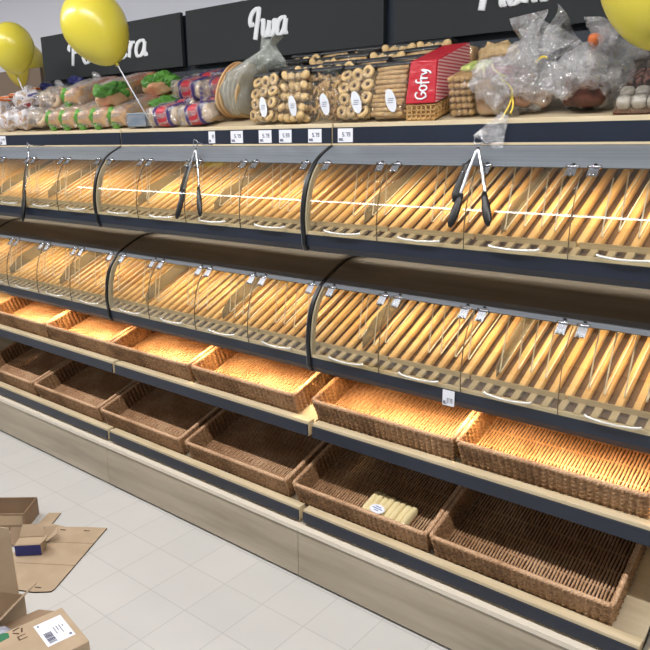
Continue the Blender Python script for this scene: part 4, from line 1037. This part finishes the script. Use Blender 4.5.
balloon((-2.215, 2.085, 2.168), (-0.15, 0.15, -1.0), 0.113, (-2.27, 2.20, 1.80), 'yellow balloon at the left edge, the front one of two', M['balloon'])
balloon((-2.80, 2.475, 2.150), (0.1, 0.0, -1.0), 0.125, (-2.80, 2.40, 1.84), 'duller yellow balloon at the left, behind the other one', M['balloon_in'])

# ================================================================== cardboard on the floor
def lerp(a, b_, t_): return a+(b_-a)*t_
t = thing('flattened_carton', 'flattened brown cardboard sheet with slots lying on the tiles', 'cardboard', (-0.9, 1.35, 0))
poly = [(-0.908, 1.556), (-0.690, 1.172), (-0.688, 1.155), (-0.700, 1.142), (-0.735, 1.112), (-0.86, 1.05), (-1.02, 1.16), (-1.14, 1.32), (-1.175, 1.37), (-1.235, 1.468), (-1.190, 1.502), (-1.135, 1.425), (-1.060, 1.448), (-0.985, 1.505)]
b = MB(); b.prism(poly, 'z', 0.001, 0.0055); b.build('sheet', M['card'], t)
b = MB(); b.prism([(p[0]+(0.0015), p[1]-0.001) for p in poly], 'z', 0.0003, 0.0045); b.build('cut_edge', M['cardedge'], t)
for (ax_, ay, bx_, by_) in ((-0.845, 1.445, -1.06, 1.30), (-0.765, 1.305, -0.97, 1.17)):
    b = MB(); b.tube([(ax_, ay, 0.0052), (bx_, by_, 0.0052)], 0.0016, 6); b.build('crease', M['carddark'], t)
for (sx_, sy_) in ((-1.045, 1.425), (-0.955, 1.485), (-0.745, 1.135)):
    b = MB(); b.prism([(sx_-0.012, sy_-0.008), (sx_+0.010, sy_+0.004), (sx_+0.008, sy_+0.010), (sx_-0.014, sy_-0.002)], 'z', 0.0056, 0.0064); b.build('slot', M['cardedge'], t)

def carton(name, label, cx, cy, ang, w, d, h, th=0.004, flaps=(), z=0.0, mm=None, mi=None):
    # open-topped carton; w along camera-right when ang = yaw
    t = thing(name, label, 'cardboard box', (cx, cy, z), (0, 0, ang))
    mm = mm or M['card']; mi = mi or M['carddark']
    b = MB(); b.box(-w/2, w/2, -d/2, d/2, 0, th); b.build('bottom', mi, t, off=(0, 0, 0))
    for (x0_, x1_, y0_, y1_) in ((-w/2, w/2, -d/2, -d/2+th), (-w/2, w/2, d/2-th, d/2), (-w/2, -w/2+th, -d/2+th, d/2-th), (w/2-th, w/2, -d/2+th, d/2-th)):
        b = MB(); b.box(x0_, x1_, y0_, y1_, th, h); b.build('side_wall', mm, t, off=(0, 0, 0))
    for side, ln, a in flaps:
        b = MB()
        if side in ('front', 'back'):
            s_ = -1 if side == 'front' else 1; y_ = s_*d/2
            oy, oz = s_*ln*math.cos(a), ln*math.sin(a)
            b.hexa([(-w/2, y_, h), (w/2, y_, h), (w/2-0.01, y_+oy, h+oz), (-w/2+0.01, y_+oy, h+oz)], [(-w/2, y_, h+th), (w/2, y_, h+th), (w/2-0.01, y_+oy, h+oz+th), (-w/2+0.01, y_+oy, h+oz+th)])
        else:
            s_ = -1 if side == 'left' else 1; x_ = s_*w/2; ox, oz = s_*ln*math.cos(a), ln*math.sin(a)
            b.hexa([(x_, -d/2, h), (x_, d/2, h), (x_+ox, d/2-0.01, h+oz), (x_+ox, -d/2+0.01, h+oz)], [(x_, -d/2, h+th), (x_, d/2, h+th), (x_+ox, d/2-0.01, h+oz+th), (x_+ox, -d/2+0.01, h+oz+th)])
        b.build('flap', mm, t, off=(0, 0, 0))
    return t
YW = math.radians(38.74)
ca, sa = math.cos(YW), math.sin(YW)
# tray box at the top left of the heap: right-front floor corner near (-1.178, 1.324)
w, d = 0.30, 0.15; fx, fy = -1.178, 1.324
cx = fx-ca*w/2-sa*d/2; cy = fy-sa*w/2+ca*d/2
t = carton('tray_carton', 'low open brown carton with shiny tape at the back of the cardboard heap', cx, cy, YW, w, d, 0.085, mm=M['carddark'])
b = MB(); b.box(-w/2+0.02, w/2-0.01, -d/2-0.001, -d/2, 0.03, 0.075); b.build('packing_tape', M['tape'], t, off=(0, 0, 0))
# small blue carton
w, d = 0.105, 0.06; fx, fy = -0.937, 1.257
cx = fx-ca*w/2-sa*d/2; cy = fy-sa*w/2+ca*d/2
t = carton('small_blue_carton', 'small carton with a blue printed front and kraft flaps on the cardboard sheet', cx, cy, YW+0.08, w, d, 0.05, flaps=(('back', 0.05, 1.0), ('right', 0.02, 0.6)), z=0.007)
b = MB(); b.box(-w/2, w/2, -d/2-0.001, -d/2, 0.002, 0.048); b.build('blue_front', M['cblue'], t, off=(0, 0, 0))
b = MB(); b.box(-w/2+0.001, w/2-0.001, -d/2+0.004, d/2-0.004, 0.048, 0.051); b.build('inner_flap', M['card'], t, off=(0, 0, 0))
# brown strip flap behind it
t = thing('carton_strip', 'bent brown cardboard strip between the tray carton and the blue carton', 'cardboard', (-1.05, 1.27, 0.007), (0, 0, YW+0.03))
b = MB(); b.hexa([(-0.09, 0.0, 0.0), (0.055, 0.0, 0.0), (0.055, 0.05, 0.055), (-0.09, 0.05, 0.055)], [(-0.09, -0.003, 0.003), (0.055, -0.003, 0.003), (0.055, 0.047, 0.058), (-0.09, 0.047, 0.058)]); b.build('strip', M['carddark'], t, off=(0, 0, 0))
b = MB(); b.hexa([(0.055, 0.0, 0.0), (0.11, 0.03, 0.03), (0.105, 0.07, 0.05), (0.055, 0.05, 0.055)], [(0.055, -0.003, 0.003), (0.11, 0.027, 0.033), (0.105, 0.067, 0.053), (0.055, 0.047, 0.058)]); b.build('end_flap', M['card'], t, off=(0, 0, 0))

# closed carton with the address label, cut by the bottom edge of the photo
w, d, h = 0.222, 0.34, 0.15; ang = -0.171
ux, uy = math.cos(ang), math.sin(ang)
ax_, ay_ = -0.378, 1.029
cx = ax_+ux*w/2+uy*d/2; cy = ay_+uy*w/2-ux*d/2
t = thing('labelled_carton', 'brown carton with a white barcode label and green mark, cut by the bottom edge', 'cardboard box', (cx, cy, 0), (0, 0, ang))
b = MB(); b.box(-w/2, w/2, -d/2, d/2, 0, h); b.build('carton_body', M['card'], t, off=(0, 0, 0), bevel=0.003)
b = MB(); b.hexa([(-w/2-0.002, -d/2+0.01, h-0.02), (-w/2-0.002, d/2-0.004, h-0.02), (-w/2-0.085, d/2-0.05, h-0.035), (-w/2-0.085, -d/2+0.04, h-0.035)], [(-w/2-0.002, -d/2+0.01, h-0.016), (-w/2-0.002, d/2-0.004, h-0.016), (-w/2-0.085, d/2-0.05, h-0.031), (-w/2-0.085, -d/2+0.04, h-0.031)]); b.build('side_flap', M['carddark'], t, off=(0, 0, 0))
b = MB(); b.box(0.062, 0.082, -0.02, -0.004, h+0.0002, h+0.001); b.box(0.03, 0.045, -0.09, -0.078, h+0.0002, h+0.001); b.build('hand_slot', M['cardedge'], t, off=(0, 0, 0))
b = MB(); lx0, lx1, ly0, ly1 = -0.075, 0.052, 0.062, 0.150
b.box(lx0, lx1, ly0, ly1, h+0.0002, h+0.001); lb = b.build('address_label', M['white'], t, off=(0, 0, 0))
b = MB(); x = lx0+0.060; rq = random.Random(5)
while x < lx1-0.010:
    bw = rq.choice((0.0012, 0.002, 0.0032)); b.box(x, x+bw, ly0+0.010, ly0+0.034, h+0.001, h+0.0014); x += bw+rq.choice((0.0012, 0.002))
b.build('barcode', M['ink'], lb, off=(0, 0, 0))
b = MB()
for k, (xa, xb) in enumerate(((0.045, 0.085), (0.045, 0.072), (0.045, 0.090), (0.050, 0.062))): b.box(lx0+xa, lx0+xb, ly0+0.045+0.009*k, ly0+0.0475+0.009*k, h+0.001, h+0.0014)
b.box(lx0+0.008, lx0+0.016, ly0+0.008, ly0+0.014, h+0.001, h+0.0014); b.box(lx1-0.020, lx1-0.010, ly1-0.014, ly1-0.006, h+0.001, h+0.0014)
b.build('printed_lines', M['labink'], lb, off=(0, 0, 0))
b = MB(); X0, Y0 = -0.088, 0.018
for i in range(3):
    a = 2*PI*i/3+0.5; p = Vector((X0+0.016*math.cos(a), Y0+0.016*math.sin(a), h+0.0006)); q = Vector((X0+0.016*math.cos(a+1.5), Y0+0.016*math.sin(a+1.5), h+0.0006))
    b.tube([p, p.lerp(q, 0.5)*1.0, q], 0.0028, 6, squash=(1, 1, 0.15))
b.box(X0+0.028, X0+0.050, Y0-0.012, Y0-0.008, h+0.0002, h+0.001); b.box(X0+0.028, X0+0.031, Y0-0.012, Y0+0.014, h+0.0002, h+0.001); b.box(X0+0.047, X0+0.050, Y0-0.012, Y0+0.014, h+0.0002, h+0.001)
b.build('recycling_mark', M['brown_ink'], t, off=(0, 0, 0))
b = MB(); b.prism([(-0.108, -0.060), (-0.070, -0.050), (-0.075, -0.012), (-0.098, -0.008), (-0.109, -0.020)], 'z', h+0.0002, h+0.001); b.build('green_mark', M['green_ink'], t, off=(0, 0, 0))

# large open carton at the left edge
ang = 0.49; ux, uy = math.cos(ang), math.sin(ang); w, d, h = 0.30, 0.21, 0.115
brx, bry = -0.595, 1.01
cx = brx-ux*w/2+uy*d/2; cy = bry-uy*w/2-ux*d/2
t = carton('open_carton', 'large open brown carton with raised flaps at the left edge', cx, cy, ang, w, d, h, flaps=(('right', 0.085, 0.75), ('front', 0.09, 0.9)))
b = MB(); b.hexa([(-w/2, d/2-0.004, h), (w/2-0.02, d/2-0.004, h), (w/2-0.055, d/2+0.035, h+0.235), (-w/2, d/2+0.035, h+0.235)], [(-w/2, d/2, h), (w/2-0.02, d/2, h), (w/2-0.055, d/2+0.039, h+0.235), (-w/2, d/2+0.039, h+0.235)])
b.build('tall_flap', M['card'], t, off=(0, 0, 0))
b = MB(); crumple(b, (0, 0, 0.085), 0.055, 0.055, 0.075, 0.25, 12, 34, 22)
o = b.build('plastic_bag', film('lilac_white_plastic', (230, 230, 240), gloss=0.12, rough=0.2, bump=0.6, haze=0.6, haze_c=(200, 202, 224)), None, off=(0, 0, 0)); o.location = (-0.425, 0.845, 0.0)
tag(o, 'crumpled lilac-white plastic bag in the bottom left corner', 'plastic bag')
